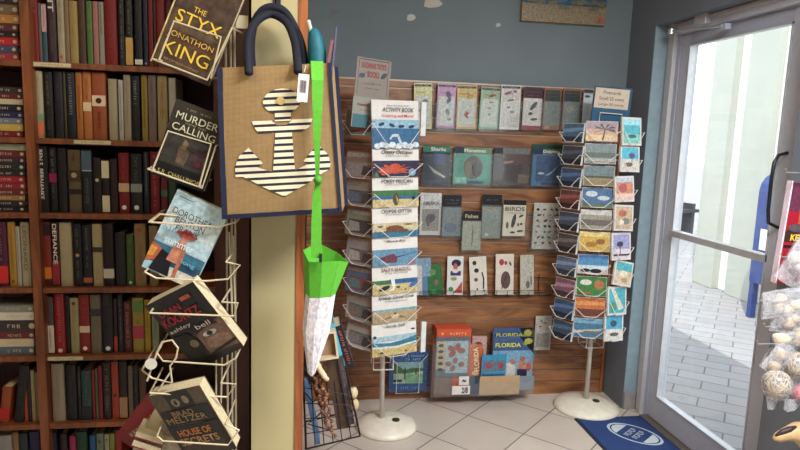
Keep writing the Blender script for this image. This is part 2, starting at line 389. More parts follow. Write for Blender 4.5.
def hardback(x0, x1, z0, h, c, label, group, lean=0, y=BK, bits=(), dep=.165, rough=.45):
    """upright book; bits: ('t',text,color,v0,v1) ('s',color,v0,v1) ('b',color,v0,v1) ('e',color,v)"""
    wd = max(.008, x1-x0-.0012); c = tuple(int(v*.76) for v in c)
    r = thing('book', label, 'book', ((x0+x1)/2, y, z0), (0, lean, 0), group)
    mt = M(c, rough)
    m = MB(); hw = wd/2; cv = min(.003, wd*.2)
    # rounded spine + two boards
    n = 6; ang = [math.pi*k/n for k in range(n+1)]
    bul = min(.006, wd*.16)
    pr = [(-hw*math.cos(a), .004-bul*math.sin(a)) for a in ang]
    for k in range(n):
        (a, b1), (a2, b2) = pr[k], pr[k+1]
        m.hexa([(a, b1, 0), (a2, b2, 0), (a2*.9, .008, 0), (a*.9, .008, 0), (a, b1, h), (a2, b2, h), (a2*.9, .008, h), (a*.9, .008, h)], mt)
    m.box(-hw, -hw+cv, .004, dep, 0, h, mt); m.box(hw-cv, hw, .004, dep, 0, h, mt)
    m.build('cover', r)
    MB().box(-hw+cv, hw-cv, .008, dep-.004, .003, h-.004, PAGE).build('page_block', r)
    yf = .004-bul-.0006
    def soft(k): return tuple(int(a*.62+b_*.38) for a, b_ in zip(k, c))
    for i, q in enumerate(bits):
        yy = yf-.0003*i
        if q[0] == 't': txt(r, q[1], (q[4]-q[3])*h, wd*(q[5] if len(q) > 5 else .5), 0, h*(q[3]+q[4])/2, yy-.001, q[2], rot=-math.pi/2, bold=.015, name='spine_title')
        elif q[0] == 's': scribble(r, (q[3]-q[2])*h, wd*(q[4] if len(q) > 4 else .38)*.8, 0, h*(q[2]+q[3])/2, yy-.001, soft(q[1]), rot=-math.pi/2, name='spine_title')
        elif q[0] == 'b':
            mm = MB(); mm.box(-hw*.97, hw*.97, yy, .004, h*q[2], h*q[3], M(q[1], .45)); mm.build('spine_band', host(r))
        elif q[0] == 'e': art(r, wd, h, [(q[1], ('e', 0, q[2], .22, .22*wd/h))], y=yy-.0006, name='spine_emblem')
    return r
R, Kc, CR, TN, GL = (150, 28, 30), (30, 27, 28), (200, 186, 150), (160, 130, 90), (190, 150, 80)
DR, NV, WT, OR, BR = (96, 24, 26), (34, 38, 66), (215, 208, 190), (204, 122, 52), (84, 54, 40)
GR, GY, TE = (96, 128, 62), (120, 112, 104), (44, 92, 100)
rows = [
 # row 0
 [(31, 38, -8, R, 'thick red hardcover with pale script', 'red', [('s', (225, 170, 150), .7, .97)]),
  (38.3, 41.3, 3, GY, 'thin grey book', 'grey', []),
  (41.7, 46.7, 3.5, (70, 100, 108), 'book with pink top half and teal bottom half', 'pink and teal', [('b', (190, 150, 144), .52, .98), ('s', (90, 40, 40), .6, .95)]),
  (47, 56, -8, (70, 44, 52), 'plum hardcover with big pale letters LIT', 'plum', [('t', 'LIT', (200, 190, 180), .72, .98, .62), ('s', (150, 110, 110), .15, .6)]),
  (57, 64.2, -5, CR, 'cream hardcover with red round emblem', 'cream', [('e', (190, 60, 50), .09), ('s', (150, 120, 90), .3, .9)]),
  (64.3, 69, -5, TN, 'plain tan book', 'tan', []),
  (69.2, 77.8, 1, (196, 164, 96), 'straw yellow hardcover', 'straw yellow', [('s', (170, 130, 80), .3, .8)]),
  (78, 85.5, -2, (92, 62, 42), 'brown hardcover', 'brown', []),
  (86.2, 92.4, 1, (104, 138, 66), 'leaf green book', 'leaf green', [('s', (150, 170, 110), .2, .8)]),
  (92.8, 98.3, 1.5, (206, 136, 124), 'salmon pink book', 'salmon pink', []),
  (98.6, 104, 2, (184, 174, 148), 'pale cream book with fine grey print', 'pale cream', [('s', (90, 80, 70), .5, .95)]),
  (104.2, 117, -8, R, 'widest red hardcover with vertical script', 'wide red', [('s', (190, 90, 80), .15, .6, .25)]),
  (118, 124.3, -6, Kc, 'black book with white title', 'black', [('s', (200, 190, 180), .1, .97)]),
  (125, 132.6, -6, Kc, 'black book with gold lower third', 'black and gold', [('b', GL, .02, .4), ('s', (205, 180, 140), .45, .95)]),
  (134, 142.2, -6, (32, 28, 34), 'black book with white box at foot', 'box-marked black', [('b', WT, .03, .1), ('s', (90, 70, 90), .4, .9)]),
  (142.8, 147.8, -4, NV, 'narrow navy book', 'navy', [('e', (160, 160, 170), .05)]),
  (148, 153, -6, R, 'narrow red book', 'narrow red', []),
  (153.3, 156, -5, BR, 'thin brown book', 'thin brown', []),
  (156.2, 165, -6, (160, 32, 34), 'bright red hardcover partly behind the brown paperback', 'bright red', []),
  (165.3, 172, -4, DR, 'dark red hardcover behind the brown paperback', 'dark red', [])],
 [(33.3, 43, 71, CR, 'cream book with green and orange foot', 'cream', [('b', (110, 140, 100), .25, .36), ('b', (200, 110, 70), .03, .24), ('s', (120, 100, 80), .4, .9)]),
  (44, 53, 72, Kc, 'black book with gold name', 'gold-lettered black', [('s', (190, 160, 90), .5, .95), ('s', (120, 110, 90), .12, .45)]),
  (54, 63.2, 71, (40, 30, 40), 'dark purple-black book with grey letters', 'purple-black', [('s', (110, 100, 110), .55, .9)]),
  (63.5, 66, 71, (88, 80, 40), 'thin olive book', 'olive', []),
  (66.3, 75.5, 72, (28, 30, 40), 'black book with tall white capitals', 'white-lettered black', [('s', (190, 190, 190), .35, .97, .5)]),
  (75.8, 82.5, 72, OR, 'amber orange book', 'amber', [('s', (120, 60, 30), .2, .8)]),
  (82.8, 91.6, 71, (214, 128, 66), 'orange book with white band', 'orange', [('b', (200, 180, 140), .42, .55), ('s', (150, 80, 40), .6, .9)]),
  (92, 106, 70, (186, 96, 50), 'wide rust orange book with small portrait', 'rust orange', [('b', (210, 180, 150), .5, .66), ('e', (60, 40, 30), .58), ('s', (110, 40, 20), .15, .42)]),
  (108.2, 117.2, 79, (196, 180, 140), 'plain cream hardcover', 'plain cream', []),
  (118.3, 123.2, 80, WT, 'off-white book with brown title', 'off-white', [('s', (120, 70, 50), .15, .9)]),
  (123.5, 130.8, 75, (190, 172, 136), 'taller beige book', 'taller beige', [('s', (130, 110, 90), .3, .9)]),
  (131.2, 140, 76, (26, 28, 38), 'black book with white name', 'black', [('s', (200, 200, 205), .55, .93, .45), ('s', (140, 50, 50), .3, .5)]),
  (141.3, 147.6, 75, (178, 150, 60), 'mustard yellow book with dark print', 'mustard', [('s', (70, 40, 30), .2, .9)]),
  (148, 156.3, 73, (150, 126, 122), 'mauve grey book', 'mauve grey', [('s', (90, 70, 70), .3, .9)]),
  (157.3, 167.5, 76, (196, 176, 120), 'buff book with orange title', 'buff', [('s', (180, 90, 40), .35, .9, .5)]),
  (168.6, 176, 78, WT, 'ivory book beside the wire rack', 'ivory', [])],
 [(35, 48.5, 146, (22, 20, 22), 'wide black hardcover with BEN S. BERNANKE on its spine', 'wide black', [('t', 'BEN S. BERNANKE', (215, 205, 195), .2, .95, .34)]),
  (49, 57, 147, (28, 24, 28), 'black book with magenta block', 'magenta-marked', [('s', (190, 180, 170), .6, .95, .45), ('b', (130, 30, 70), .46, .6), ('s', (170, 160, 150), .2, .44)]),
  (57.4, 67, 148, (36, 28, 30), 'plain black book', 'plain black', []),
  (68, 81, 150, (120, 98, 66), 'book with sepia face picture on its spine', 'sepia face', [('b', (60, 46, 32), .5, .68), ('e', (170, 140, 100), .6), ('b', (40, 30, 26), .3, .38), ('s', (60, 40, 30), .82, .95)]),
  (82, 92.3, 150, (40, 44, 52), 'slate blue book with white rule', 'slate', [('b', (70, 88, 100), .68, .98), ('b', (160, 168, 170), .665, .68), ('s', (150, 150, 140), .15, .55)]),
  (93, 101.5, 158, (44, 32, 30), 'dark brown book with gold star', 'star-marked brown', [('e', (200, 170, 110), .6)]),
  (101.8, 109.6, 160, (36, 30, 32), 'black book with cream blocks at both ends', 'cream-blocked', [('b', CR, .02, .33), ('b', CR, .66, .98)]),
  (110, 117.6, 159, (48, 32, 28), 'dark brown leather-like book', 'dark brown', [('s', (110, 90, 60), .3, .9, .2)]),
  (118.4, 129.4, 153, (140, 28, 32), 'red hardcover with small picture band', 'picture-banded red', [('b', (180, 150, 110), .36, .5), ('s', (180, 100, 90), .55, .95), ('e', (220, 210, 200), .1)]),
  (130.4, 142.3, 154, (32, 36, 32), 'green-black hardcover with white square', 'green-black', [('b', (120, 124, 116), .36, .5), ('s', (110, 130, 110), .55, .95), ('e', (220, 210, 200), .1)]),
  (143.3, 149.4, 152, (30, 28, 34), 'narrow black book with white title', 'narrow black', [('s', (190, 190, 195), .3, .97)]),
  (150, 159.6, 152, (134, 26, 34), 'crimson book with pink title', 'crimson', [('s', (210, 140, 130), .12, .95)]),
  (160.5, 167.5, 155, (120, 30, 36), 'red book with green band', 'green-banded red', [('b', (60, 90, 70), .3, .4)]),
  (168, 176, 154, (60, 80, 60), 'dull green book behind the wire rack', 'dull green', [])],
 [(41.3, 51.2, 219, (150, 52, 28), 'sunset red and orange book', 'sunset', [('b', (200, 110, 40), .12, .3), ('b', (40, 24, 24), .8, .98), ('b', (60, 26, 20), .02, .1)]),
  (51.6, 59.3, 221, (56, 22, 26), 'dark book with DEFIANCE on its spine', 'dark lettered', [('b', (140, 36, 50), .02, .4), ('t', 'DEFIANCE', (220, 205, 190), .35, .98, .55)]),
  (59.5, 72, 221, (210, 192, 146), 'wide cream hardcover', 'wide cream', []),
  (73, 82.2, 224, (30, 28, 34), 'black book with gold title and badge', 'gold-badged', [('s', (180, 150, 80), .62, .92), ('e', (200, 140, 60), .5), ('s', (150, 140, 120), .12, .42)]),
  (82.5, 92, 225, (32, 30, 36), 'black book with white title and orange foot', 'orange-footed', [('s', (190, 180, 170), .3, .95, .3), ('b', (170, 90, 50), .06, .14)]),
  (92.3, 102.6, 224, (206, 184, 136), 'cream hardcover with black square', 'marked cream', [('b', (50, 40, 30), .55, .63), ('e', (180, 150, 90), .07)]),
  (102.9, 114, 224, (44, 24, 26), 'dark maroon book with white figures at foot', 'maroon', [('b', (190, 180, 165), .13, .28), ('s', (90, 50, 50), .35, .9)]),
  (115, 125.8, 233, (40, 36, 34), 'shorter charcoal book', 'charcoal', []),
  (126.3, 134, 235, (76, 104, 44), 'mossy green book', 'mossy green', [('s', (150, 170, 90), .45, .95), ('e', (200, 200, 190), .07)]),
  (134.4, 146, 223, (170, 138, 88), 'tan book with woman picture at top', 'tan', [('e', (150, 70, 40), .9), ('s', (110, 80, 50), .1, .7, .4)]),
  (149, 158, 226, (164, 134, 90), 'tan book beside the beach paperback', 'second tan', [('s', (120, 80, 50), .1, .8)])],
 [(46.3, 53.8, 297, (98, 84, 76), 'grey book with white lower half', 'grey and white', [('b', (205, 190, 170), .02, .5), ('s', (140, 110, 100), .1, .45)]),
  (54.2, 65, 294, (178, 34, 40), 'vivid red hardcover with white title', 'vivid red', [('s', (220, 150, 140), .2, .95), ('e', (220, 180, 170), .06)]),
  (65.3, 69.6, 296, (30, 20, 24), 'black book', 'black', []),
  (70, 79, 298, (196, 178, 128), 'cream paperback', 'cream', [('e', (60, 50, 40), .9), ('s', (150, 130, 90), .2, .8)]),
  (79.3, 90, 295, (164, 36, 34), 'red book with torn picture band', 'red', [('b', (200, 180, 150), .36, .47), ('s', (200, 110, 100), .6, .95), ('e', (225, 215, 200), .09)]),
  (90.3, 101.3, 295, (138, 124, 98), 'khaki book with dark figures', 'khaki', [('b', (50, 46, 44), .64, .76), ('s', (100, 90, 70), .5, .6)]),
  (102, 113.2, 294, (38, 28, 32), 'black hardcover', 'black hardcover', [('s', (120, 110, 110), .8, .97), ('e', (220, 215, 210), .08)]),
  (113.5, 117.2, 299, (60, 26, 28), 'thin black and red book', 'thin', [('b', (170, 50, 40), .02, .3)]),
  (117.5, 123.2, 295, (28, 28, 36), 'black book with white title', 'white-titled black', [('s', (200, 195, 190), .15, .92)]),
  (123.5, 132, 302, (104, 30, 34), 'dark red book with cream title', 'dark red', [('s', (220, 190, 150), .1, .95, .5)]),
  (132.4, 144, 298, (190, 160, 70), 'yellow book with green and pink panels', 'green-topped yellow', [('b', (90, 120, 60), .74, .95), ('b', (160, 50, 70), .26, .48), ('s', (110, 90, 30), .52, .72)]),
  (144.4, 150.6, 300, (200, 160, 44), 'golden yellow book', 'golden yellow', [('s', (110, 80, 30), .3, .8)]),
  (151.6, 159, 302, (160, 164, 130), 'sage green book', 'sage', [('s', (80, 90, 70), .3, .8)])],
 [(46, 51, 367, (60, 36, 30), 'thin brown book', 'thin brown', []),
  (51.5, 64.5, 364, (186, 170, 140), 'thick ivory hardcover', 'thick ivory', [('s', (140, 120, 90), .3, .9, .25)]),
  (65.8, 77, 365, (26, 24, 28), 'black hardcover', 'black', [('s', (110, 110, 110), .3, .9, .25)]),
  (77.4, 81, 367, (36, 28, 30), 'thin black book with white title', 'thin black', [('s', (190, 185, 180), .45, .9)]),
  (81.3, 91.8, 371, (52, 84, 84), 'teal hardcover', 'teal', [('b', (28, 26, 32), .02, .28), ('s', (120, 150, 140), .4, .9, .3)]),
  (92, 94.8, 370, (164, 40, 40), 'thin red book', 'thin red', []),
  (95, 98, 369, (100, 110, 60), 'thin green book', 'thin green', []),
  (98.2, 102.4, 366, (150, 34, 50), 'slim crimson book', 'crimson', []),
  (103, 111, 363, (52, 40, 40), 'dark book with white vertical title', 'dark lettered', [('s', (190, 180, 165), .15, .9, .5)]),
  (111.3, 118.8, 362, (190, 66, 40), 'vermilion hardcover', 'vermilion', [('e', (60, 20, 16), .42)]),
  (119, 127.4, 362, (42, 26, 30), 'dark book with tan foot', 'tan-footed dark', [('b', (150, 110, 80), .02, .38)]),
  (128, 133, 366, (120, 104, 84), 'greyish tan book', 'greyish tan', [('s', (180, 160, 130), .4, .9)]),
  (133.3, 138.6, 366, (30, 26, 30), 'narrow black book', 'narrow black', [('s', (150, 140, 130), .5, .9)]),
  (139, 146.5, 368, (98, 66, 42), 'brown book beside the wire rack', 'brown', [])],
 [(47, 57, 433, (28, 32, 58), 'navy hardcover', 'navy', []),
  (59, 67, 434, (50, 30, 34), 'dark leaning hardcover', 'dark leaning', []),
  (69, 75.6, 437, (180, 50, 90), 'pink book', 'pink', []),
  (76, 87, 432, (34, 72, 50), 'forest green hardcover', 'forest green', []),
  (89, 95.6, 436, (40, 90, 140), 'blue book', 'blue', []),
  (96, 103.5, 434, (130, 140, 110), 'sage book', 'sage', [('e', (40, 60, 50), .85)]),
  (104, 109, 435, (190, 176, 140), 'cream book', 'cream', [('e', (40, 40, 40), .9)]),
  (109.3, 114.5, 434, (150, 150, 60), 'lime green book', 'lime', []),
  (115, 121.5, 430, (170, 50, 36), 'tomato red book', 'tomato red', [])]]
for ri, row in enumerate(rows):
    z0 = ZB[ri]; prev = None
    for (a, b_, yt, c, desc, short, bits) in row:
        ym = (yt+rowy[ri])/2 if ri < 6 else 442
        xa, xb = onY(a, ym, BK).x, onY(b_, ym, BK).x
        zt = onY((a+b_)/2, yt, BK).z
        back = .0
        if ri == 0: zt = min(zt, z0+.262)
        zt = min(zt, z0+st-.03) if ri else zt
        shelf = ORD[ri]+' shelf'
        lab = '%s, %s' % (desc, ('beside the divider, '+shelf) if prev is None else ('right of the %s one, %s' % (prev, shelf)))
        prev = short
        hardback(xa, xb, z0+.0005, zt-z0, c, lab, 'upright books in the wide bay', bits=bits, lean=(.0 if ri != 6 else 0), dep=.16 if ri < 5 else .15)
# left bay: flat stacks
def flatbook(xr, z0, h, c, label, wdt=.2, y=BK, bits=True, tc=(190, 175, 150)):
    t = thing('book', label, 'book', (xr, y, z0), (0, 0, 0), 'books lying flat in the left bay')
    mt = M(c, .45); cv = min(.002, h*.15)
    m = MB(); m.box(-wdt, 0, 0, .13, 0, cv, mt); m.box(-wdt, 0, 0, .13, h-cv, h, mt)
    n = 4
    m.box(-wdt, 0, -.002, .004, 0, h, mt); m.build('cover', t)
    MB().box(-wdt+.004, -.003, .004, .128, cv, h-cv, PAGE).build('page_block', t)
    if bits: scribble(t, .05, h*.4, -.07, h/2, -.003, tc, name='spine_title'); art(t, h*.5, h*.5, [(tc, ('e', .5, .5, .5, .5))], y=-.0022, x0=-.018, z0=h*.25, name='spine_emblem')
    return t
stacks = [
 (0, [(61, 53.5, (150, 50, 60), 'pinkish red'), (53.5, 46, (62, 70, 90), 'blue-grey'), (46, 38, (176, 34, 38), 'bright red'), (38, 32, (34, 30, 30), 'black'), (32, 24, (84, 40, 38), 'maroon'), (24, 15, (170, 116, 52), 'gold'), (15, 5, (108, 88, 66), 'taupe'), (5, -4, (50, 32, 32), 'dark brown')]),
 (1, [(137, 131, (110, 30, 36), 'dark red'), (131, 124, (186, 156, 60), 'yellow'), (124, 118, (110, 112, 122), 'steel grey'), (118, 112, (34, 36, 66), 'navy'), (112, 104.5, (34, 28, 34), 'black'), (104.5, 99, (184, 166, 130), 'cream'), (99, 93.5, (90, 28, 32), 'wine red'), (93.5, 87, (56, 40, 40), 'dark brown')]),
 (2, [(211.5, 206, (28, 24, 30), 'black'), (206, 200, (46, 34, 34), 'dark grey'), (200, 195, (150, 112, 66), 'tan'), (195, 189, (96, 40, 36), 'rust brown'), (189, 182, (130, 34, 38), 'red'), (182, 176, (150, 36, 40), 'brighter red'), (176, 170, (50, 34, 34), 'brown-black'), (170, 163, (30, 34, 34), 'green-black'), (163, 157, (60, 40, 50), 'plum'), (157, 150, (100, 34, 34), 'brick red'), (150, 143.5, (150, 152, 124), 'pale green')]),
 (4, [(353.5, 345.5, (84, 96, 100), 'grey-blue'), (345, 337, (196, 176, 140), 'cream'), (337, 330, (100, 40, 44), 'dark red'), (330, 318.5, (60, 48, 46), 'dark brown'), (318, 310, (206, 196, 176), 'white'), (310, 303, (130, 130, 116), 'mottled grey')])]
for ri, lst in stacks:
    z = ZB[ri]+.0006; n = len(lst)
    for i, (yb, yt, c, nm) in enumerate(lst):
        h = abs(onY(12, yb, BK).z-onY(12, yt, BK).z)
        xr = onY({0: 19.6, 1: 24, 2: 26.5, 4: 35}[ri], yb, BK).x - random.uniform(0, .006)
        flatbook(xr, z, h-.001, c, '%s book lying flat %s, %s left-bay shelf' % (nm, 'lowest in its pile' if i == 0 else ('topmost in its pile' if i == n-1 else 'on the %s one' % lst[i-1][3]), ORD[ri]))
        z += h
def ub(a, b_, yt, ri, c, desc, bits=(), lean=0):
    ym = (yt+(rowy[ri] if ri < 6 else 450))/2
    xa, xb = onY(a, ym, BK).x, onY(b_, ym, BK).x; z0 = ZB[ri]; h = min(onY(a, yt, BK).z-z0, st-.03)
    zz = z0+.0006+(abs(math.sin(lean))*(xb-xa)/2)
    return hardback(xa, xb, zz, h, c, '%s, left bay, %s shelf' % (desc, ORD[ri]), 'upright books in the left bay', bits=bits, lean=lean)
ub(-6, 7.5, 221, 3, (90, 28, 56), 'purple and red book at the picture edge', [('b', (190, 40, 34), .05, .32), ('s', (180, 150, 160), .4, .9)])
ub(8, 15.8, 220, 3, (200, 150, 54), 'yellow hardcover', [('s', (150, 100, 40), .3, .9), ('e', (120, 60, 30), .08)])
ub(16, 20.4, 227, 3, (206, 196, 170), 'thin white book between yellow and cream ones', [('s', (130, 110, 90), .3, .9)])
ub(20.8, 30, 220, 3, (208, 190, 150), 'cream hardcover with LEONARD on its spine', [('t', 'LEONARD', (110, 90, 70), .25, .95, .4)])
ub(-2, 8, 388, 5, (180, 80, 40), 'short orange book', [('b', (170, 30, 30), .1, .4)], lean=.12)
ub(12, 22, 366, 5, (34, 30, 34), 'black hardcover leaning to the right', [('s', (90, 80, 80), .3, .9)], lean=.13)
ub(23.2, 26.8, 371, 5, (196, 74, 40), 'thin orange book', [])
ub(27, 30.4, 368, 5, (40, 36, 40), 'thin black book', [])
ub(30.8, 34.8, 371, 5, (190, 170, 120), 'thin cream book', [])
ub(35, 39.2, 373, 5, (150, 120, 80), 'thin tan book by the divider', [])
ub(-4, 11.5, 436, 6, (170, 160, 150), 'pale grey thick book', [])
ub(12, 18.5, 433, 6, (160, 120, 74), 'tan hardcover', [])
ub(19, 27.5, 434, 6, (40, 56, 58), 'dark teal hardcover', [])
ub(29, 40, 432, 6, (44, 40, 84), 'deep violet hardcover', [])
# ------------------------------------------------------------------ wire rack with paperbacks
WIRE = M((196, 182, 150), .35, .2)
WP = 1.84
rk = thing('wire_book_rack', 'cream wire book rack in front of the bookcase', 'book rack', (0, 0, 0))
def WY(x, y, Y=WP): return onY(x, y, Y)
m = MB()
for (x, top) in ((-.205, 1.86), (-.216, 1.84), (-.231, 1.85)):
    m.tube([(x, 2.02, 0), (x, 2.02, top)], .0035, WIRE)
for z in (.25, .5): m.tube([(-.4, 2.05, z), (-.205, 2.02, z)], .003, WIRE)
m.tube([(-.205, 2.02, .015), (-.4, 2.05, .015), (-.45, 1.8, .015), (-.2, 1.75, .015)], .006, WIRE, closed=True)
m.build('upright_frame', rk)
MB().box(-.2, -.165, 2.015, 2.02, 1.8, 1.838, M((200, 190, 160), .5)).build('side_plate', rk)
def pocket(pts, Yf=WP-.03, back=True, r=.0028):
    m = MB(); P = [WY(x, y, Yf) for x, y in pts]; m.tube(P, r, WIRE)
    if back:
        m.tube([P[-1], P[-1]+Vector((.012, .15, .01))], r, WIRE); m.tube([P[0], P[0]+Vector((.0, .17, .01))], r, WIRE)
    return m.build('pocket_wire', rk)
pocket([(159, 60), (174, 21), (221, 37), (211, 78)]); pocket([(153, 59), (207, 80), (232, 28)], Yf=WP-.028)
pocket([(152, 171), (168, 131), (211, 144), (199, 187)]); pocket([(148, 169), (202, 188), (216, 146)], Yf=WP-.028)
pocket([(149, 222), (219, 227), (236, 222)]); pocket([(152, 221), (160, 214), (178, 216)], Yf=WP)
pocket([(145, 272), (156, 278), (206, 281), (228, 279), (240, 265), (226, 262)])
pocket([(150, 313), (234, 316), (238, 303), (222, 302)])
pocket([(157, 353), (163, 361), (224, 365), (236, 358)])
pocket([(150, 393), (227, 397), (236, 384), (221, 383)])
pocket([(142, 370), (152, 378), (172, 383), (158, 391)])
pocket([(157, 436), (163, 441), (228, 445), (239, 430), (226, 424)])
m = MB(); m.tube([WY(x, y, WP-.04) for x, y in ((147, 381), (157, 352), (162, 342), (172, 340), (178, 348), (176, 358), (170, 366), (172, 382))], .003, WIRE); m.build('pocket_wire', rk)
m = MB()
for (a, b_) in (((229, 232), (233, 340)), ((233, 236), (236, 340)), ((222, 356), (220, 440)), ((216, 358), (216, 400))): m.tube([WY(*a, 1.93), WY(*b_, 1.93)], .003, WIRE)
m.build('back_wire', rk)
c0 = WY(151, 364, 1.79)
t = MB(); t.lathe([(.002, -.0008), (.0165, -.0008), (.0165, .0008), (.002, .0008)], M((200, 196, 180), .4), 24)
tg = t.build('price_tag', None, loc=c0); tg.rotation_euler = (math.pi/2, 0, 0); tag(tg, 'small round white tag on the wire rack edge', 'tag')
def faced(cx, cy, w, h, th, tilt, yaw, c, label, Y=WP, pitch=0, edge=PAGE, name='book', group='books facing out in the wire rack'):
    """face-out book centred at pixel cx, cy; local: x 0..w, z 0..h, face at y=0, tilt clockwise positive"""
    r = thing(name, label, 'book', (0, 0, 0), (0, 0, 0), group)
    q = Matrix.Rotation(yaw, 4, 'Z') @ Matrix.Rotation(tilt, 4, 'Y') @ Matrix.Rotation(pitch, 4, 'X')
    p = WY(cx, cy, Y); q.translation = p - q.to_3x3() @ Vector((w/2, 0, h/2)); r.matrix_world = q
    mt = M(c, .35)
    m = MB(); m.box(0, w, 0, .0025, 0, h, mt); m.box(0, w, th-.0025, th, 0, h, mt); m.box(0, .003, .0025, th-.0025, 0, h, mt); m.build('cover', r)
    MB().box(.003, w-.002, .0025, th-.0025, .002, h-.0012, edge).build('page_block', r)
    return r
rd = math.radians
# 1 the brown novel
b = faced(197, 29, .165, .26, .03, rd(22), rd(-4), (84, 58, 40), 'brown paperback THE STYX tilted in the topmost wire pocket')
art(b, .165, .26, [((66, 44, 34), ('r', 0, 0, 1, .3)), ((92, 68, 46, .5), ('r', .025, .4, 1, .62)), ((74, 54, 40, .5), ('r', .025, .62, 1, 1)), ((84, 60, 40, .5), ('r', .025, .05, 1, .3)), ((206, 180, 110), ('r', 0, 0, .025, 1))])
YL = (214, 176, 62)
txt(b, 'THE', .035, .014, .075, .176, -.004, YL); txt(b, 'STYX', .125, .034, .083, .145, -.004, YL)
txt(b, 'JONATHON', .128, .02, .08, .092, -.004, (206, 170, 90)); txt(b, 'KING', .128, .036, .082, .056, -.004, YL); scribble(b, .1, .006, .08, .024, -.004, (160, 130, 90))
# 2 dark novel
b = faced(190, 146, .15, .22, .026, rd(19), rd(-4), (50, 46, 38), 'dark paperback MURDER CALLING in the second wire pocket')
art(b, .15, .22, [((36, 34, 30), ('r', 0, 0, 1, .62)), ((58, 54, 50), ('r', .05, .2, .95, .58)), ((96, 74, 50, .6), [(.34, .24), (.5, .22), (.54, .4), (.46, .54), (.38, .56), (.32, .42)]), ((70, 44, 48, .6), [(.56, .28), (.88, .26), (.9, .46), (.7, .5), (.58, .44)]), ((130, 104, 70, .4), [(.36, .44), (.46, .42), (.46, .52), (.4, .56)]), ((26, 26, 26), ('r', 0, 0, 1, .18)), ((110, 30, 34), ('e', .75, .3, .05, .04))])
txt(b, 'MURDER', .118, .02, .074, .182, -.005, (196, 190, 160)); scribble(b, .06, .006, .074, .166, -.005, (150, 140, 110)); txt(b, 'CALLING', .122, .02, .074, .15, -.005, (196, 190, 160)); txt(b, 'S.R. CHALLINOR', .12, .011, .074, .018, -.005, (170, 150, 90))
scribble(b, .07, .006, .072, .204, -.005, (150, 140, 110))
# 3 beach novel
b = faced(185, 240, .155, .245, .03, rd(25), rd(-4), (150, 186, 194), 'pale blue beach novel with woman in red hat in the middle pocket')
art(b, .155, .245, [((168, 200, 206), ('r', 0, .3, 1, 1)), ((190, 206, 200), ('r', 0, .55, 1, .8)), ((44, 110, 140), ('r', 0, .22, 1, .36)), ((28, 76, 108), ('r', 0, .12, 1, .24)), ((206, 200, 184), ('r', .35, 0, 1, .14)),
  ((200, 90, 40), [(0, .34), (.2, .3), (.16, .14), (0, .1)]), ((236, 150, 50), [(0, .3), (.12, .28), (.1, .18), (0, .16)]), ((24, 26, 34), [(.12, .02), (.5, .02), (.42, .26), (.2, .3)]),
  ((206, 120, 84), [(.34, .2), (.62, .2), (.6, .42), (.5, .47), (.38, .44)]), ((196, 100, 70), [(.55, .04), (.62, .04), (.62, .3), (.54, .34)]), ((206, 130, 96), ('e', .5, .5, .07, .05)), ((206, 56, 40), ('e', .5, .56, .19, .035)), ((214, 66, 46), ('e', .5, .585, .1, .045)), ((60, 80, 90), ('r', .08, .945, .35, .955))])
DKB = (40, 60, 78)
txt(b, 'DOROTHEA', .115, .019, .072, .191, -.0075, DKB); txt(b, 'BENTON', .085, .018, .074, .169, -.0075, DKB); txt(b, 'FRANK', .07, .018, .076, .147, -.0075, DKB)
txt(b, 'all', .03, .017, .024, .136, -.0075, (110, 150, 170)); txt(b, 'summer', .085, .015, .07, .103, -.0075, (206, 220, 222)); txt(b, 'long', .04, .016, .115, .062, -.0075, (120, 170, 190))
# 4 dark thriller
b = faced(195, 327, .176, .25, .046, rd(-29), rd(-22), (24, 22, 24), 'black thriller ashley bell with close-up eye, tilted in wire pocket', pitch=rd(20))
art(b, .176, .25, [((60, 40, 34), [(.3, .1), (1, .04), (1, .55), (.3, .42)]), ((120, 84, 62), [(.42, .12), (1, .08), (1, .5), (.42, .4)]), ((146, 104, 78), ('e', .72, .22, .25, .09)), ((200, 190, 180), ('e', .66, .36, .14, .035)), ((50, 60, 50), ('e', .66, .36, .06, .034)), ((14, 12, 12), ('e', .66, .36, .03, .018)), ((30, 20, 18), [(.46, .42), (.66, .47), (.9, .43), (.9, .46), (.66, .51), (.44, .45)]), ((18, 16, 18), [(0, 0), (.3, 0), (.42, .3), (.3, .48), (0, .5)]), ((22, 18, 18), [(.5, .1), (1, .14), (1, .18), (.52, .13)]), ((120, 100, 60), ('e', .3, .32, .08, .055)), ((190, 70, 40), ('r', .62, .86, .82, .91))])
txt(b, 'DEAN', .075, .02, .06, .206, -.007, (150, 30, 34), bold=.01); txt(b, 'KOONTZ', .13, .028, .078, .175, -.007, (160, 26, 34), bold=.01)
txt(b, 'ashley', .075, .016, .05, .142, -.007, (190, 180, 170)); txt(b, 'bell', .05, .015, .118, .124, -.007, (190, 180, 170))
# 5 mystery
b = faced(193, 423, .172, .25, .044, rd(-18), rd(-20), (70, 56, 38), 'brown and black hardcover HOUSE OF SECRETS in the lowest wire pocket', pitch=rd(20), Y=1.83)
art(b, .172, .25, [((96, 78, 50), ('r', 0, .6, 1, 1)), ((30, 28, 26), ('r', .28, .72, .75, 1)), ((150, 130, 90), ('e', .42, .84, .08, .06)), ((150, 130, 90), ('e', .62, .86, .06, .06)), ((30, 30, 30), ('e', .42, .84, .03, .04)), ((24, 26, 32), [(0, .5), (1, .52), (.96, .76), (.04, .74)]), ((30, 26, 24), ('r', 0, 0, 1, .5)), ((60, 44, 30), ('r', .1, 0, .9, .3))])
GD = (160, 130, 84)
txt(b, 'BRAD', .07, .02, .078, .172, -.005, GD); txt(b, 'MELTZER', .13, .022, .08, .149, -.005, GD); scribble(b, .08, .005, .08, .13, -.005, (110, 100, 90))
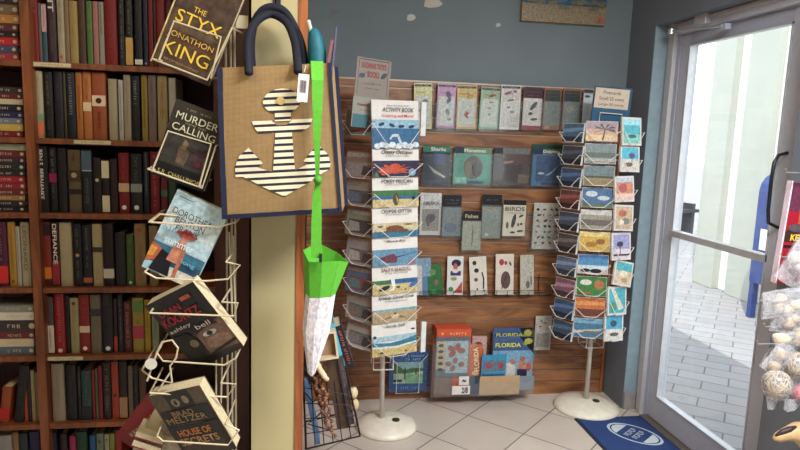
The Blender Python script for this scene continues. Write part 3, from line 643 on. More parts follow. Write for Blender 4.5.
txt(b, 'HOUSE OF', .11, .026, .08, .098, -.005, (190, 120, 60), bold=.02); txt(b, 'SECRETS', .13, .028, .08, .064, -.005, (170, 130, 90), bold=.02)
# papers and books at the foot of the rack
b = faced(165, 441, .15, .21, .02, rd(28), rd(-10), (176, 160, 124), 'cream paperback with faded figures half hidden low behind the rack', Y=1.93)
art(b, .15, .21, [((150, 132, 100), ('e', .45, .72, .22, .14)), ((110, 90, 70), ('e', .6, .8, .1, .08)), ((196, 182, 150), ('r', .1, .1, .9, .5)), ((130, 110, 84), ('e', .3, .3, .14, .1))])
scribble(b, .1, .014, .08, .19, -.003, (90, 70, 60))
b = faced(150, 424, .13, .2, .022, rd(36), rd(-6), (110, 26, 30), 'dark red paperback leaning left of the cream one below the rack', Y=1.99)
scribble(b, .14, .016, .05, .1, -.002, (190, 170, 120), rot=rd(80))
for i, (y, dx) in enumerate(((438, 0), (447, -3))):
    p = WY(148+dx, y, 1.9)
    t = thing('book', 'page edges of the %s closed book at the rack foot' % ('upper' if i == 0 else 'lower'), 'book', (p.x, 1.9, p.z-.012), (0, rd(22), 0), 'books lying under the wire rack')
    MB().box(-.045, .045, 0, .13, 0, .003, M((120, 40, 40), .5)).build('cover', t); MB().box(-.043, .043, .002, .128, .003, .019, PAGE).build('page_block', t)

# ------------------------------------------------------------------ tote bag
bm_ = bpy.data.materials.new('burlap'); bm_.use_nodes = True; nt = bm_.node_tree; b = nt.nodes['Principled BSDF']; b.inputs['Roughness'].default_value = .9
tc = nt.nodes.new('ShaderNodeTexCoord'); w1 = nt.nodes.new('ShaderNodeTexWave'); w2 = nt.nodes.new('ShaderNodeTexWave'); w2.bands_direction = 'Z'
for q in (w1, w2): q.inputs['Scale'].default_value = 95; q.inputs['Distortion'].default_value = 2.5; q.inputs['Detail'].default_value = 2; nt.links.new(tc.outputs['Object'], q.inputs[0])
ad = nt.nodes.new('ShaderNodeMath'); ad.operation = 'ADD'; nt.links.new(w1.outputs['Fac'], ad.inputs[0]); nt.links.new(w2.outputs['Fac'], ad.inputs[1])
nz = nt.nodes.new('ShaderNodeTexNoise'); nz.inputs['Scale'].default_value = 40; nt.links.new(tc.outputs['Object'], nz.inputs[0])
a2 = nt.nodes.new('ShaderNodeMath'); a2.operation = 'ADD'; nt.links.new(ad.outputs[0], a2.inputs[0]); nt.links.new(nz.outputs['Fac'], a2.inputs[1])
r = nt.nodes.new('ShaderNodeValToRGB'); r.color_ramp.elements[0].color = lin((128, 100, 62)); r.color_ramp.elements[1].color = lin((178, 146, 100)); r.color_ramp.elements[1].position = 1.0; r.color_ramp.elements[0].position = .2
dv = nt.nodes.new('ShaderNodeMath'); dv.operation = 'DIVIDE'; dv.inputs[1].default_value = 3; nt.links.new(a2.outputs[0], dv.inputs[0])
nt.links.new(dv.outputs[0], r.inputs[0]); nt.links.new(r.outputs[0], b.inputs['Base Color'])
bp = nt.nodes.new('ShaderNodeBump'); bp.inputs['Strength'].default_value = .5; bp.inputs['Distance'].default_value = .001; nt.links.new(ad.outputs[0], bp.inputs['Height']); nt.links.new(bp.outputs[0], b.inputs['Normal'])
BUR = bm_; NAVY = M((24, 27, 52), .85, var=.15, scale=200)
bag = thing('tote_bag', 'burlap tote bag with striped anchor hanging from the post', 'tote bag', (0, 0, 0))
TL, TR, BR_, BL = onY(217, 68, 1.80), onY(331, 63, 1.74), onY(342, 212, 1.74), onY(222, 219, 1.79)
def fp(u, v):   # front face, u right, v up, with a soft bulge
    p = (BL*(1-u)+BR_*u)*(1-v)+(TL*(1-u)+TR*u)*v
    return p+Vector((0, -.012*math.sin(math.pi*u)*math.sin(math.pi*(.15+.7*(1-v))), 0))
off = Vector((.016, .13, .004))
def bp_(u, v): return (BL*(1-u)+BR_*u)*(1-v)+(TL*(1-u)+TR*u)*v+off
m = MB(); m.grid(lambda u, v: fp(u, v), 12, 12, BUR); m.build('front_panel', bag, smooth=True)
m = MB(); m.grid(lambda u, v: bp_(u, v), 2, 2, BUR); m.build('back_panel', bag)
for s_, nm in ((1, 'gusset'), (0, 'gusset')):
    m = MB(); m.grid(lambda u, v: fp(s_, v)*(1-u)+bp_(s_, v)*u+Vector((-.012*math.sin(math.pi*u)*v*(1 if s_ else -1), 0, 0)), 6, 4, BUR); m.build(nm, bag, smooth=True)
m = MB(); m.grid(lambda u, v: fp(u, 0)*(1-v)+bp_(u, 0)*v, 4, 2, BUR); m.build('base_panel', bag)
N = 10
def strip(pts, wv):
    m = MB()
    for k in range(len(pts)-1):
        a, b_ = pts[k], pts[k+1]; m.hexa([a+Vector((0, -.004, 0)), b_+Vector((0, -.004, 0)), b_+wv+Vector((0, -.004, 0)), a+wv+Vector((0, -.004, 0)), a+Vector((0, .004, 0)), b_+Vector((0, .004, 0)), b_+wv+Vector((0, .004, 0)), a+wv+Vector((0, .004, 0))], NAVY)
    return m
pw = .011
strip([fp(0, k/N) for k in range(N+1)], Vector((pw*1.4, 0, 0))).build('piping', bag)
strip([fp(1, k/N) for k in range(N+1)], Vector((-pw*.8, 0, 0))).build('piping', bag)
strip([fp(k/N, 0) for k in range(N+1)], Vector((0, 0, pw*1.1))).build('piping', bag)
strip([bp_(1, k/N) for k in range(N+1)], Vector((pw*.9, 0, 0))).build('piping', bag)
strip([bp_(.7+.3*k/N, 0) for k in range(N+1)], Vector((0, 0, pw))).build('piping', bag)
# anchor: shapes cut by stripes
CRS = M((226, 216, 186), .8); NVS = M((40, 38, 52), .8)
def clip(poly, z0, z1):
    def half(P, f):
        o = []
        for i in range(len(P)):
            a, b_ = P[i], P[(i+1) % len(P)]; fa, fb = f(a), f(b_)
            if fa >= 0: o.append(a)
            if (fa >= 0) != (fb >= 0): tt = fa/(fa-fb); o.append((a[0]+(b_[0]-a[0])*tt, a[1]+(b_[1]-a[1])*tt))
        return o
    P = half(poly, lambda p: p[1]-z0)
    return half(P, lambda p: z1-p[1]) if P else []
def px2uv(x, y): return ((x-219.5)/114+(y-145)*(-.0005), (217-y)/151)
anc = [[(280+18.5*math.cos(a), 101.5+12.5*math.sin(a)) for a in [2*math.pi*k/20 for k in range(20)]], [(273.5, 110), (289, 110), (289, 121), (273.5, 121)],
       [(251, 120), (310, 120), (307, 128), (300, 132), (258, 132), (254, 127)],
       [(274, 132), (290, 132), (293, 171), (272, 171)],
       [(248, 146), (262, 162), (257, 166), (270, 171), (283, 197), (243, 175), (236, 175), (235, 165), (239, 154)],
       [(315, 146), (325, 157), (327, 166), (326, 172), (320, 175), (283, 197), (293, 171), (306, 165), (301, 162)],
       [(270, 171), (294, 171), (310, 182), (283, 197), (262, 186)]]
m = MB()
N_ST = 18
for poly in anc:
    for k in range(36):
        y0 = 86.6+(k//2)*6.6+(3.9 if k % 2 else 0); y1 = y0+(2.7 if k % 2 else 3.9)
        pc = clip(poly, y0, y1)
        if len(pc) < 3: continue
        mt = NVS if k % 2 else CRS
        # cream stripes wider than navy
        pts = [fp(*px2uv(x, y))+Vector((0, -.003, 0)) for x, y in pc]
        m.poly(pts, mt)
m.build('anchor_print', bag)
p = fp(*px2uv(279, 101))+Vector((0, -.005, 0)); m = MB(); m.poly([p+Vector((.011*math.cos(a), 0, .011*math.sin(a))) for a in [k*math.pi/8 for k in range(16)]], M((190, 160, 100), .8)); m.build('anchor_print', bag)
# handles: two loops meeting on the hook
def arc(pts, n=6):
    out = []
    for k in range(len(pts)-1):
        p0 = pts[max(0, k-1)]; p1 = pts[k]; p2 = pts[k+1]; p3 = pts[min(len(pts)-1, k+2)]
        for j in range(n):
            tt = j/n; out.append(.5*((2*p1)+(p2-p0)*tt+(2*p0-5*p1+4*p2-p3)*tt*tt+(3*p1-p0-3*p2+p3)*tt**3))
    return out+[pts[-1]]
HN = M((17, 19, 34), .8, var=.2, scale=150)
f_ = [(249, 74, 1.76), (248, 55, 1.78), (249, 36, 1.82), (257, 21, 1.86), (271, 14, 1.89), (286, 22, 1.87), (294, 39, 1.83), (297, 57, 1.77), (298, 72, 1.73)]
b2 = [(252, 68, 1.9), (251, 45, 1.91), (254, 24, 1.91), (262, 11, 1.905), (273, 7, 1.9), (285, 12, 1.905), (295, 28, 1.9), (302, 46, 1.88), (304.5, 66, 1.87)]
for L in (f_, b2):
    MB().tube(arc([onY(x, y, Y) for x, y, Y in L]), [.0115]*200, HN, 10).build('handle', bag, smooth=True)
# price tag on bag
t = thing('price_tag', 'white price tag with barcode pinned on the tote bag', 'tag', tuple(onY(303, 88, 1.71)), (0, rd(4), 0))
MB().box(-.014, .014, 0, .001, -.036, .036, M((214, 206, 204), .5)).build('card', t)
m = MB(); rr = random.Random(3)
for k in range(10): x = -.008+k*.0017; m.box(x, x+.001*rr.choice((.5, 1)), -.001, 0, -.012, .02, M((90, 84, 90), .6))
m.build('barcode', t); MB().tube([(0, 0, .042), (.002, .02, .06)], .0008, M((220, 215, 210), .6)).build('string', t)
# ------------------------------------------------------------------ green strap with net bag
GRN = M((88, 170, 48), .6, var=.08, scale=90); GRD = M((66, 140, 34), .6)
net = thing('net_bag', 'bright green topped white mesh shell bag hanging by a green strap over the tote', 'net bag', (0, 0, 0))
m = MB()
path = [(317, 61, 1.75), (317.5, 80, 1.705), (317.5, 110, 1.70), (317, 140, 1.70), (317.5, 178, 1.70)]
def ribbon(path, ws, mt, name):
    m = MB(); Pp = [onY(*p) for p in path]
    for k in range(len(Pp)-1):
        a, b_ = Pp[k], Pp[k+1]; wa, wb = Vector((ws[k]/2, -.002, 0)), Vector((ws[k+1]/2, -.002, 0)); d = Vector((0, .003, 0))
        m.hexa([b_-wb, b_+wb, b_+wb+d, b_-wb+d, a-wa, a+wa, a+wa+d, a-wa+d], mt)
    return m.build(name, net)
ribbon(path, [.034, .03, .025, .018, .01], GRN, 'strap')
ribbon([(318, 178, 1.70), (317, 195, 1.70), (316.5, 225, 1.70), (316, 258, 1.70)], [.01, .022, .028, .028], GRN, 'strap')
MB().lathe([(.003, -.012), (.011, -.006), (.012, .004), (.004, .012)], GRD, 10, tuple(onY(318, 180, 1.692))).build('knot', net, smooth=True)
Yn = 1.74
rim = [(303.5, 250), (312, 246), (322, 245), (336, 252), (348, 262), (338, 261), (322, 262), (309, 262)]
cc = onY(322, 255, Yn)
def ring(px, depth):
    out = []
    for i, (x, y) in enumerate(px): out.append(onY(x, y, Yn+depth[i]))
    return out
dp = [.02, .05, .06, .04, 0, -.03, -.03, -.015]
r1 = ring(rim, dp); r2 = ring([(306, 293), (312, 292), (322, 291), (330, 292), (335, 294), (330, 297), (320, 298), (310, 298)], [d*.8 for d in dp])
r3 = ring([(303, 330), (310, 330), (318, 330), (324, 330), (329, 332), (322, 334), (314, 335), (306, 334)], [d*.7 for d in dp])
r4 = ring([(308, 372), (310, 371), (312, 371), (314, 371), (315, 372), (314, 374), (312, 376), (310, 375)], [d*.2 for d in dp])
def shell(ra, rb, mt, nm):
    m = MB(); n = len(ra)
    for k in range(n): m.poly([rb[k], rb[(k+1) % n], ra[(k+1) % n], ra[k]], mt)
    return m.build(nm, net, solid=.0015)
shell(r1, r2, GRN, 'cuff'); o = shell(r2, r3, MESHNET, 'mesh'); shell(r3, r4, MESHNET, 'mesh')
MB().box(-.004, .004, -.002, .002, -.012, .012, BLK).build('buckle', net, loc=onY(320.5, 258, 1.693))
# teal umbrella and slim packs standing behind the bag
TEAL = M((20, 92, 104), .6, var=.2, scale=60)
u = thing('umbrella', 'closed teal umbrella poking up out of the tote bag', 'umbrella', tuple(onY(317, 66, 1.86)), (0, rd(-2), 0))
MB().tube([(0, 0, -.3), (0, 0, 0), (0, 0, .04), (-.003, 0, .073), (-.006, 0, .095), (-.008, 0, .105)], [.015, .026, .026, .022, .015, .006], TEAL, 14).build('canopy', u, smooth=True)
MB().tube([(-.012, 0, .085), (-.018, 0, .11), (-.022, 0, .125)], .006, M((190, 190, 170), .5), 8).build('tip', u)
o = MB().box(-.002, .003, -.03, .03, -.3, .055, M((84, 84, 112), .4)).build('toy_package', None, loc=onY(334, 48, 1.86)); o.rotation_euler = (0, rd(5), 0)
tag(o, 'slim violet package seen edge-on above the right rim of the tote', 'package')
o = MB().box(-.004, .004, -.03, .03, -.28, .03, M((130, 80, 80), .4)).build('toy_package', None, loc=onY(330, 52, 1.86)); o.rotation_euler = (0, rd(9), 0)
tag(o, 'dull red package just left of the violet one behind the tote', 'package')
# ------------------------------------------------------------------ black wire basket on the partition side
bk_ = thing('wire_basket', 'black wire magazine basket fixed low on the partition side', 'wire rack', (0, 0, 0))
DW = M((26, 24, 26), .4, .3)
def Q(x, y, Y=2.36): return onY(x, y, Y)
m = MB()
A, B, D_ = Q(306, 449), Q(360, 436), Q(349, 385)
fl = Q(303, 372)
m.tube([A, B, D_], .004, DW); m.tube([fl, A], .004, DW)
for k in range(7):
    a = A.lerp(B, k/6); b_ = fl.lerp(D_, k/6); m.tube([a, b_], .002, DW)
for k in range(1, 5):
    a = A.lerp(fl, k/5); b_ = B.lerp(D_, k/5); m.tube([a, b_], .002, DW)
m.build('front_grid', bk_)
m = MB()
for p in (A, B): m.tube([p, (p.x, 2.6, p.z)], .004, DW)
m.tube([(A.x, 2.6, A.z), (B.x, 2.6, B.z)], .004, DW)
for k in range(1, 6): a = A.lerp(B, k/6); m.tube([a, (a.x, 2.6, a.z)], .002, DW)
m.tube([B, (B.x, 2.45, B.z)], .004, DW)
m.build('tray_grid', bk_)
MB().tube([fl, (.015, 2.45, fl.z)], .004, DW).build('bracket', bk_)
MB().tube([D_, (D_.x, 2.6, D_.z), (B.x, 2.6, B.z)], .003, DW).build('end_wire', bk_)
MB().tube([Q(x, y, 2.33) for x, y in ((301, 388), (313, 402), (326, 394), (312, 378), (318, 372))], .003, DW).build('side_wire', bk_)
MB().tube([Q(x, y, 2.33) for x, y in ((322, 412), (308, 424), (330, 430))], .003, DW).build('side_wire', bk_)
def leanbook(pa, pb, thick, depth, c, label, name='book', cat='book', Y=2.4, edge=None, y2=None, group=None):
    """slab whose narrow front edge runs from pixel pa (top) to pb (bottom) at depth Y"""
    a, b_ = onY(*pa, Y), onY(*pb, y2 or Y); L = (a-b_).length
    t = thing(name, label, cat, (0, 0, 0), group=group)
    z = (a-b_).normalized(); yv = Vector((0, 1, 0)); x = yv.cross(z).normalized(); yv = z.cross(x)
    q = Matrix((x, yv, z)).transposed().to_4x4(); q.translation = b_; t.matrix_world = q
    m = MB(); mt = M(c, .45); m.box(-thick/2, -thick/2+.0025, 0, depth, 0, L, mt); m.box(thick/2-.0025, thick/2, 0, depth, 0, L, mt); m.box(-thick/2, thick/2, -.003, .001, 0, L, mt); m.build('cover', t)
    MB().box(-thick/2+.0025, thick/2-.0025, .001, depth-.003, .003, L-.004, PAGE).build('page_block', t)
    return t, L
t, L = leanbook((338, 326), (351, 368), .028, .14, (22, 22, 30), 'black book with coloured spine letters leaning in the basket'); scribble(t, L*.8, .012, 0, L/2, -.004, (200, 90, 80), rot=-math.pi/2, name='spine_title')
t, L = leanbook((332, 324), (343, 366), .018, .14, (90, 180, 200), 'turquoise book leaning left of the black book', Y=2.39)
t, L = leanbook((340, 356), (352, 424), .022, .14, (70, 60, 62), 'charcoal book leaning along the basket front', Y=2.38); scribble(t, L*.8, .01, 0, L/2, -.004, (120, 110, 110), rot=-math.pi/2, name='spine_title')
t, L = leanbook((332, 352), (344, 428), .055, .1, (84, 62, 46), 'brown hardcover leaning in the basket centre', Y=2.4)
t, L = leanbook((305, 380), (318, 444), .018, .1, (84, 120, 160), 'light blue book at the left of the wire basket', Y=2.42)
t, L = leanbook((305, 346), (309, 384), .02, .1, (40, 40, 46), 'dark thin book tucked beside the wood trim', Y=2.46)
# small white framed box
t = thing('shadow_box', 'small cream framed box sitting behind the net bag tip', 'box', tuple(Q(329, 358, 2.36)), (0, rd(-8), 0))
f = MB(); CW = M((206, 190, 156), .6)
for (a, b_, c, d_) in ((-.038, -.03, 0, .11), (.03, .038, 0, .11), (-.03, .03, 0, .008), (-.03, .03, .102, .11)): f.box(a, b_, -.02, .02, c, d_, CW)
f.build('frame', t); MB().box(-.03, .03, .012, .02, .008, .102, M((150, 120, 90), .7)).build('backing', t)
# shell beads
def blob(mb, c, r, mt, n=8, sq=(1, 1, 1)):
    i = mb.mat(mt); b0 = len(mb.v)
    for a in range(1, n//2+1):
        th = math.pi*a/(n//2+1)
        for k in range(n):
            ph = 2*math.pi*k/n; mb.v.append((c[0]+r*sq[0]*math.sin(th)*math.cos(ph), c[1]+r*sq[1]*math.sin(th)*math.sin(ph), c[2]+r*sq[2]*math.cos(th)))
    R_ = n//2
    for a in range(R_-1):
        for k in range(n): mb.f.append((b0+a*n+k, b0+(a+1)*n+k, b0+(a+1)*n+(k+1) % n, b0+a*n+(k+1) % n)); mb.mi.append(i)
    mb.f.append(tuple(b0+k for k in range(n))); mb.mi.append(i); mb.f.append(tuple(b0+(R_-1)*n+k for k in reversed(range(n)))); mb.mi.append(i)
rr = random.Random(5)
for si, (P0, P1, col, lb) in enumerate((((311, 366), (328, 428), (96, 60, 44), 'brown bead necklace strand on the left side of the basket'), ((318, 362), (334, 436), (120, 84, 60), 'lighter brown bead strand hanging beside the darker one'), ((306, 352), (322, 408), (64, 40, 34), 'dark brown shell strand hanging nearest the wood trim'))):
    m = MB()
    for k in range(26):
        t_ = k/25; x = P0[0]+(P1[0]-P0[0])*t_+math.sin(k*1.3)*1.4; y = P0[1]+(P1[1]-P0[1])*t_
        blob(m, Q(x, y, 2.3+.01*si), .0085*rr.uniform(.7, 1.25), M(col if k % 3 else tuple(min(255, int(v*1.35)) for v in col), .4), 7)
    m.tube([Q(P0[0], P0[1], 2.3+.01*si), (.02, 2.41, Q(*P0, 2.3).z+.05)], .0015, DW)
    o = m.build('bead_necklace', None, smooth=True); tag(o, lb, 'necklace', 'bead strands on the wire basket')
t = MB().tube(arc([Q(314, 358, 2.3), Q(319, 368, 2.29), Q(325, 377, 2.29), Q(328, 380, 2.3)]), [.012]*6+[.011]*6+[.009]*5+[.004]*2, M((220, 206, 168), .4), 10).build('shell_pendant', None, smooth=True)
tag(t, 'curved cream horn-shaped pendant at the tip of the net bag', 'pendant')
t = thing('shell_doll', 'small cream trinket hanging right of the basket', 'trinket', tuple(Q(353, 400, 2.38)))
m = MB(); blob(m, (0, 0, .03), .02, M((206, 190, 150), .6), 8, (1, 1, 1.3)); m.build('body', t, smooth=True); m = MB(); blob(m, (.006, 0, -.02), .018, M((190, 170, 130), .6), 8, (1.1, 1, 1.5)); m.build('skirt', t, smooth=True)
MB().tube([(0, 0, .05), (-.02, 0, .12)], .001, DW).build('string', t)

# ------------------------------------------------------------------ left spinner rack with story books
WW = M((214, 208, 200), .35)
def spinner(X, Y, r, zt, label, zlow, dx=0):
    t = thing('spinner_rack', label, 'display rack', (X, Y, 0))
    MB().lathe([(r, 0), (r*1.0, .012), (r*.93, .028), (r*.6, .043), (r*.18, .052), (.02, .054)], M((226, 218, 198), .3), 48).build('base', t, smooth=True)
    MB().tube([(dx, 0, .05), (dx*2.2, 0, zt)], .0125, WW, 14).build('pole', t, smooth=True)
    MB().lathe([(.006, 0), (.02, .002), (.02, .006), (.006, .008)], M((80, 66, 50), .4, .5), 14, (.045, -.028, .048)).build('bolt_cap', t)
    m = MB()
    for sx in (-1, 1):
        for sy in (-1, 1): m.tube([(sx*.05+dx*1.3, sy*.05, zlow), (sx*.05+dx*2.2, sy*.05, zt)], .003, WW)
    for z in (zlow, (zlow+zt)/2, zt):
        e_ = dx*(1+1.2*z/zt); m.tube([(-.05+e_, -.05, z), (.05+e_, -.05, z), (.05+e_, .05, z), (-.05+e_, .05, z)], .003, WW, closed=True)
    m.build('wire_core', t)
    return t
def face_frame(X, Y, ang, d, side=0):
    """matrix whose local -Y looks out at world angle ang (0 = towards -Y, positive turns to +X)"""
    q = Matrix.Rotation(ang, 4, 'Z'); n = Vector((math.sin(ang), -math.cos(ang), 0)); tx = Vector((math.cos(ang), math.sin(ang), 0))
    q.translation = Vector((X, Y, 0))+n*d+tx*side; return q
def pocket_wires(rack, q, z, w, h, nm='pocket_wire', y=-.03, core=.1):
    m = MB(); p = [(-w/2-.004, core, z+h*.55), (-w/2-.01, y, z+h*.62), (-w*.2, y, z+.004), (w*.2, y, z+.004), (w/2+.01, y, z+h*.62), (w/2+.004, core, z+h*.55)]
    p = [q @ Vector(v)-rack.location for v in p]
    m.tube(p, .002, WW, 5); m.tube([q @ Vector((-w*.2, y, z+.004))-rack.location, q @ Vector((-w*.2, core*.6, z+.004))-rack.location], .002, WW, 5)
    m.tube([q @ Vector((w*.2, y, z+.004))-rack.location, q @ Vector((w*.2, core*.6, z+.004))-rack.location], .002, WW, 5)
    return m.build(nm, rack)
LX, LY = .447, 3.045
lr = spinner(LX, LY, .158, 1.5, 'white wire spinner rack holding children\'s story books', .33, -.024)
qf = face_frame(LX, LY, rd(16), .12)
NB = (24, 30, 40)
BWd = .238
tb = []
SKY_, SEA, SAND, WH = (140, 190, 214), (30, 110, 160), (214, 190, 120), (218, 214, 206)
def flock(cs, c=(30, 60, 90), s=.05): return [(c, ('e', x, y, s, s*.5, a)) for x, y, a in cs]
story = [
 ('ACTIVITY BOOK', .205, [(SKY_, ('r', 0, .38, 1, .6)), ((34, 106, 160), ('r', 0, 0, 1, .42))] + [((30, 54, 84), ('e', x, y, .07, .035, a)) for x, y, a in ((.2, .5, .3), (.42, .48, -.4), (.62, .46, .1), (.84, .46, .2))] + [((214, 228, 232), ('e', x, .05+.03*(i % 2), .07, .06)) for i, x in enumerate((.1, .2, .3, .42, .55, .68, .8, .92))] + [((190, 214, 226), [(.35, .2), (.42, .3), (.55, .3), (.63, .1), (.57, .1), (.52, .24), (.42, .24), (.38, .18)])]),
 ('Oozey Octopus', .14, [((44, 36, 76), ('r', 0, 0, 1, .7)), ((70, 120, 70), [(0, 0), (.14, 0), (.08, .3)]), ((226, 70, 34), ('e', .48, .36, .15, .22))] + [((226, 76, 40), [(.48, .36), (.48+.38*math.cos(a), .3+.3*math.sin(a)), (.48+.36*math.cos(a+.16), .26+.3*math.sin(a+.16)), (.46, .2)]) for a in (-.5, 0, .45, .9, 2.2, 2.7, 3.2, 3.7)] + [((120, 180, 200), ('e', .84, .2, .08, .16))]),
 ('POKEY PELICAN', .14, [((60, 130, 60), ('r', 0, .45, 1, .68)), ((40, 100, 160), ('r', 0, .3, 1, .46)), (SAND, ('r', 0, 0, 1, .32)), ((90, 70, 50), ('e', .5, .32, .07, .26)), ((180, 150, 60), [(.5, .5), (.58, .2), (.52, .15)]), ((50, 60, 40), ('e', .88, .35, .04, .08))]),
 ('OOPSIE OTTER', .14, [((214, 196, 140), ('r', 0, .2, 1, .58)), ((40, 120, 160), ('r', 0, 0, 1, .24)), ((130, 76, 44), ('e', .48, .34, .2, .14)), ((120, 70, 40), [(.1, .18), (.34, .3), (.34, .2)]), ((120, 70, 40), ('e', .68, .26, .1, .07)), ((60, 50, 40), ('e', .16, .44, .07, .03)), ((80, 60, 40), ('e', .78, .5, .08, .03))]),
 ('Rosie Ray', .14, [((96, 150, 186), ('r', 0, 0, 1, .7)), ((122, 56, 76), [(.15, .36), (.45, .52), (.55, .34), (.52, .12), (.3, .14)]), ((40, 50, 70), [(.52, .38), (1, .52), (.55, .34)]), ((200, 100, 90), ('e', .86, .12, .07, .08)), ((40, 60, 80), ('e', .2, .28, .06, .03))]),
 ('SALTY SEAGULL', .14, [((60, 130, 70), ('r', 0, .36, .42, .6)), ((44, 100, 160), ('r', .36, .42, 1, .62)), (SAND, ('r', 0, 0, 1, .42)), ((60, 110, 180), [(.8, .2), (1, .3), (1, .5), (.84, .4)]), ((40, 44, 50), ('e', .26, .26, .13, .09, .3)), ((236, 236, 230), [(.34, .14), (.44, .26), (.4, .62), (.48, .64), (.5, .34), (.46, .16)]), ((50, 50, 40), ('e', .56, .28, .05, .04)), ((150, 80, 50), ('e', .72, .16, .03, .03))]),
 ('Speedy Ghost Crab', .14, [((120, 176, 190), ('r', 0, .42, 1, .56)), ((190, 160, 110), ('r', 0, 0, 1, .46)), ((214, 190, 150), ('e', .5, .24, .1, .1)), ((120, 90, 60), [(.2, .1), (.42, .2), (.4, .26)]), ((120, 90, 60), [(.8, .1), (.58, .2), (.6, .26)]), ((90, 60, 40), ('e', .5, .36, .03, .04))]),
 ('Sandy Seal', .165, [((160, 200, 210), ('r', 0, .5, 1, .7)), ((50, 130, 160), [(0, .5), (.4, .44), (.7, .5), (1, .62), (1, .3), (.7, .26), (.3, .34), (0, .3)]), ((214, 184, 100), ('r', 0, 0, 1, .32)), ((206, 226, 230), [(0, .36), (.5, .3), (1, .42), (1, .36), (.5, .24), (0, .3)]), ((90, 70, 50), ('e', .2, .12, .05, .04)), ((90, 70, 50), ('e', .75, .1, .03, .03)), ((50, 60, 70), ('e', .06, .7, .04, .05)), ((50, 60, 70), ('e', .92, .86, .05, .03))])]
ztops = [98, 147, 175.5, 205.5, 235.5, 264, 292, 320]
pr_ = None
stylo = [(.1, 0), (.3, .012), (0, .005), (0, 0), (.3, 0), (0, 0), (.3, .008), (.1, .008)]
desc_ = ['white-headed activity book with dolphins in the topmost front pocket', 'story book with orange octopus below the dolphin book', 'story book with a brown pelican on the front of the spinner', 'story book with a brown otter on the front of the spinner', 'story book with a purple ray on the front of the spinner', 'story book with a white seagull on the front of the spinner', 'story book with a ghost crab on the front of the spinner', 'story book with blue waves and sand in the lowest front pocket']
SUBT = ['Coloring and More!', 'A Tale of a Clever Critter', 'A Tale of a Lonely Bird', 'A Tale of Playful Otters', None, 'A Tale of an Old Salt', 'A Tale of a Beach Runner', None]
for i, (ttl, hh, shp) in enumerate(story):
    ctr = onY(397-.0*i, ztops[i]+2, 2.93); zt = ctr.z; h = hh if i in (0, 7) else .1345
    if i < 7: h = zt-onY(397, ztops[i+1]+2, 2.93).z-.002
    q = qf.copy(); q.translation = q.translation+Vector((-.012-.026*(zt-.35), 0, zt-h)); q = q @ Matrix.Rotation(rd(-1.2), 4, 'Y')
    b = thing('story_book', desc_[i], 'book', group='story books on the front of the spinner'); b.matrix_world = q @ Matrix.Rotation(rd(-5), 4, 'X')
    w_ = BWd; MB().box(-w_/2, w_/2, 0, .006, 0, h, M(WH, .35)).build('cover', b)
    MB().box(-w_/2+.004, w_/2-.001, .006, .02, .002, h-.003, M((220, 216, 204), .8, var=.1, scale=150)).build('page_block', b)
    vs = .6 if i == 0 else (.7 if i != 7 else .78)
    shp2 = []
    kq = 1 if i == 0 else .84
    for c, p in shp:
        if p[0] == 'e': p = ('e', p[1], p[2]*kq, p[3], p[4]*kq) + tuple(p[5:])
        elif p[0] == 'r': p = ('r', p[1], p[2]*kq, p[3], p[4]*kq)
        else: p = [(a, b_*kq) for a, b_ in p]
        shp2.append((c, p))
    art(b, w_, h, shp2, x0=-w_/2, y=0)
    topz = h*(1-(.2 if i not in (3,) else .2))
    yy = -.008
    if i == 0:
        txt(b, "Suzanne Tate's Nature Series", .11, .008, .01, h*.89, yy, NB); txt(b, 'ACTIVITY BOOK', .16, .02, .012, h*.8, yy, NB, shear=.2, bold=.008); txt(b, SUBT[0], .16, .018, .01, h*.67, yy, (190, 30, 40), bold=.008)
    else:
        sh, bo = stylo[i]; bw_ = .16 if len(ttl) > 10 else .1
        if i == 6: bw_ = .19
        if i == 3: topz = h*.8
        txt(b, ttl, bw_, (.024 if i == 1 else .019) if i not in (4, 7) else .015, .005, h*.87 if i != 7 else h*.88, yy, (30, 30, 36) if i != 5 else (110, 60, 60), shear=sh, bold=bo)
        if SUBT[i]: txt(b, SUBT[i], .12, .008, .005, h*.755, yy, (50, 50, 60))
    pocket_wires(lr, q, 0, w_-.01, h*.78, core=.08)
# second book copies peeking out behind at the right
for i, (y0, y1) in enumerate(((102, 136), (322, 352))):
    a, b_ = onY(423.5, y0, 2.985), onY(423.5, y1, 2.985)
    o = MB().box(-.016, .01, 0, .012, 0, a.z-b_.z, M((214, 216, 214), .4)).build('story_book', None, loc=(b_.x, 2.985, b_.z)); o.rotation_euler = (0, 0, rd(16))
    tag(o, 'white book edge peeking right of the %s front book' % ('topmost' if i == 0 else 'lowest'), 'book')
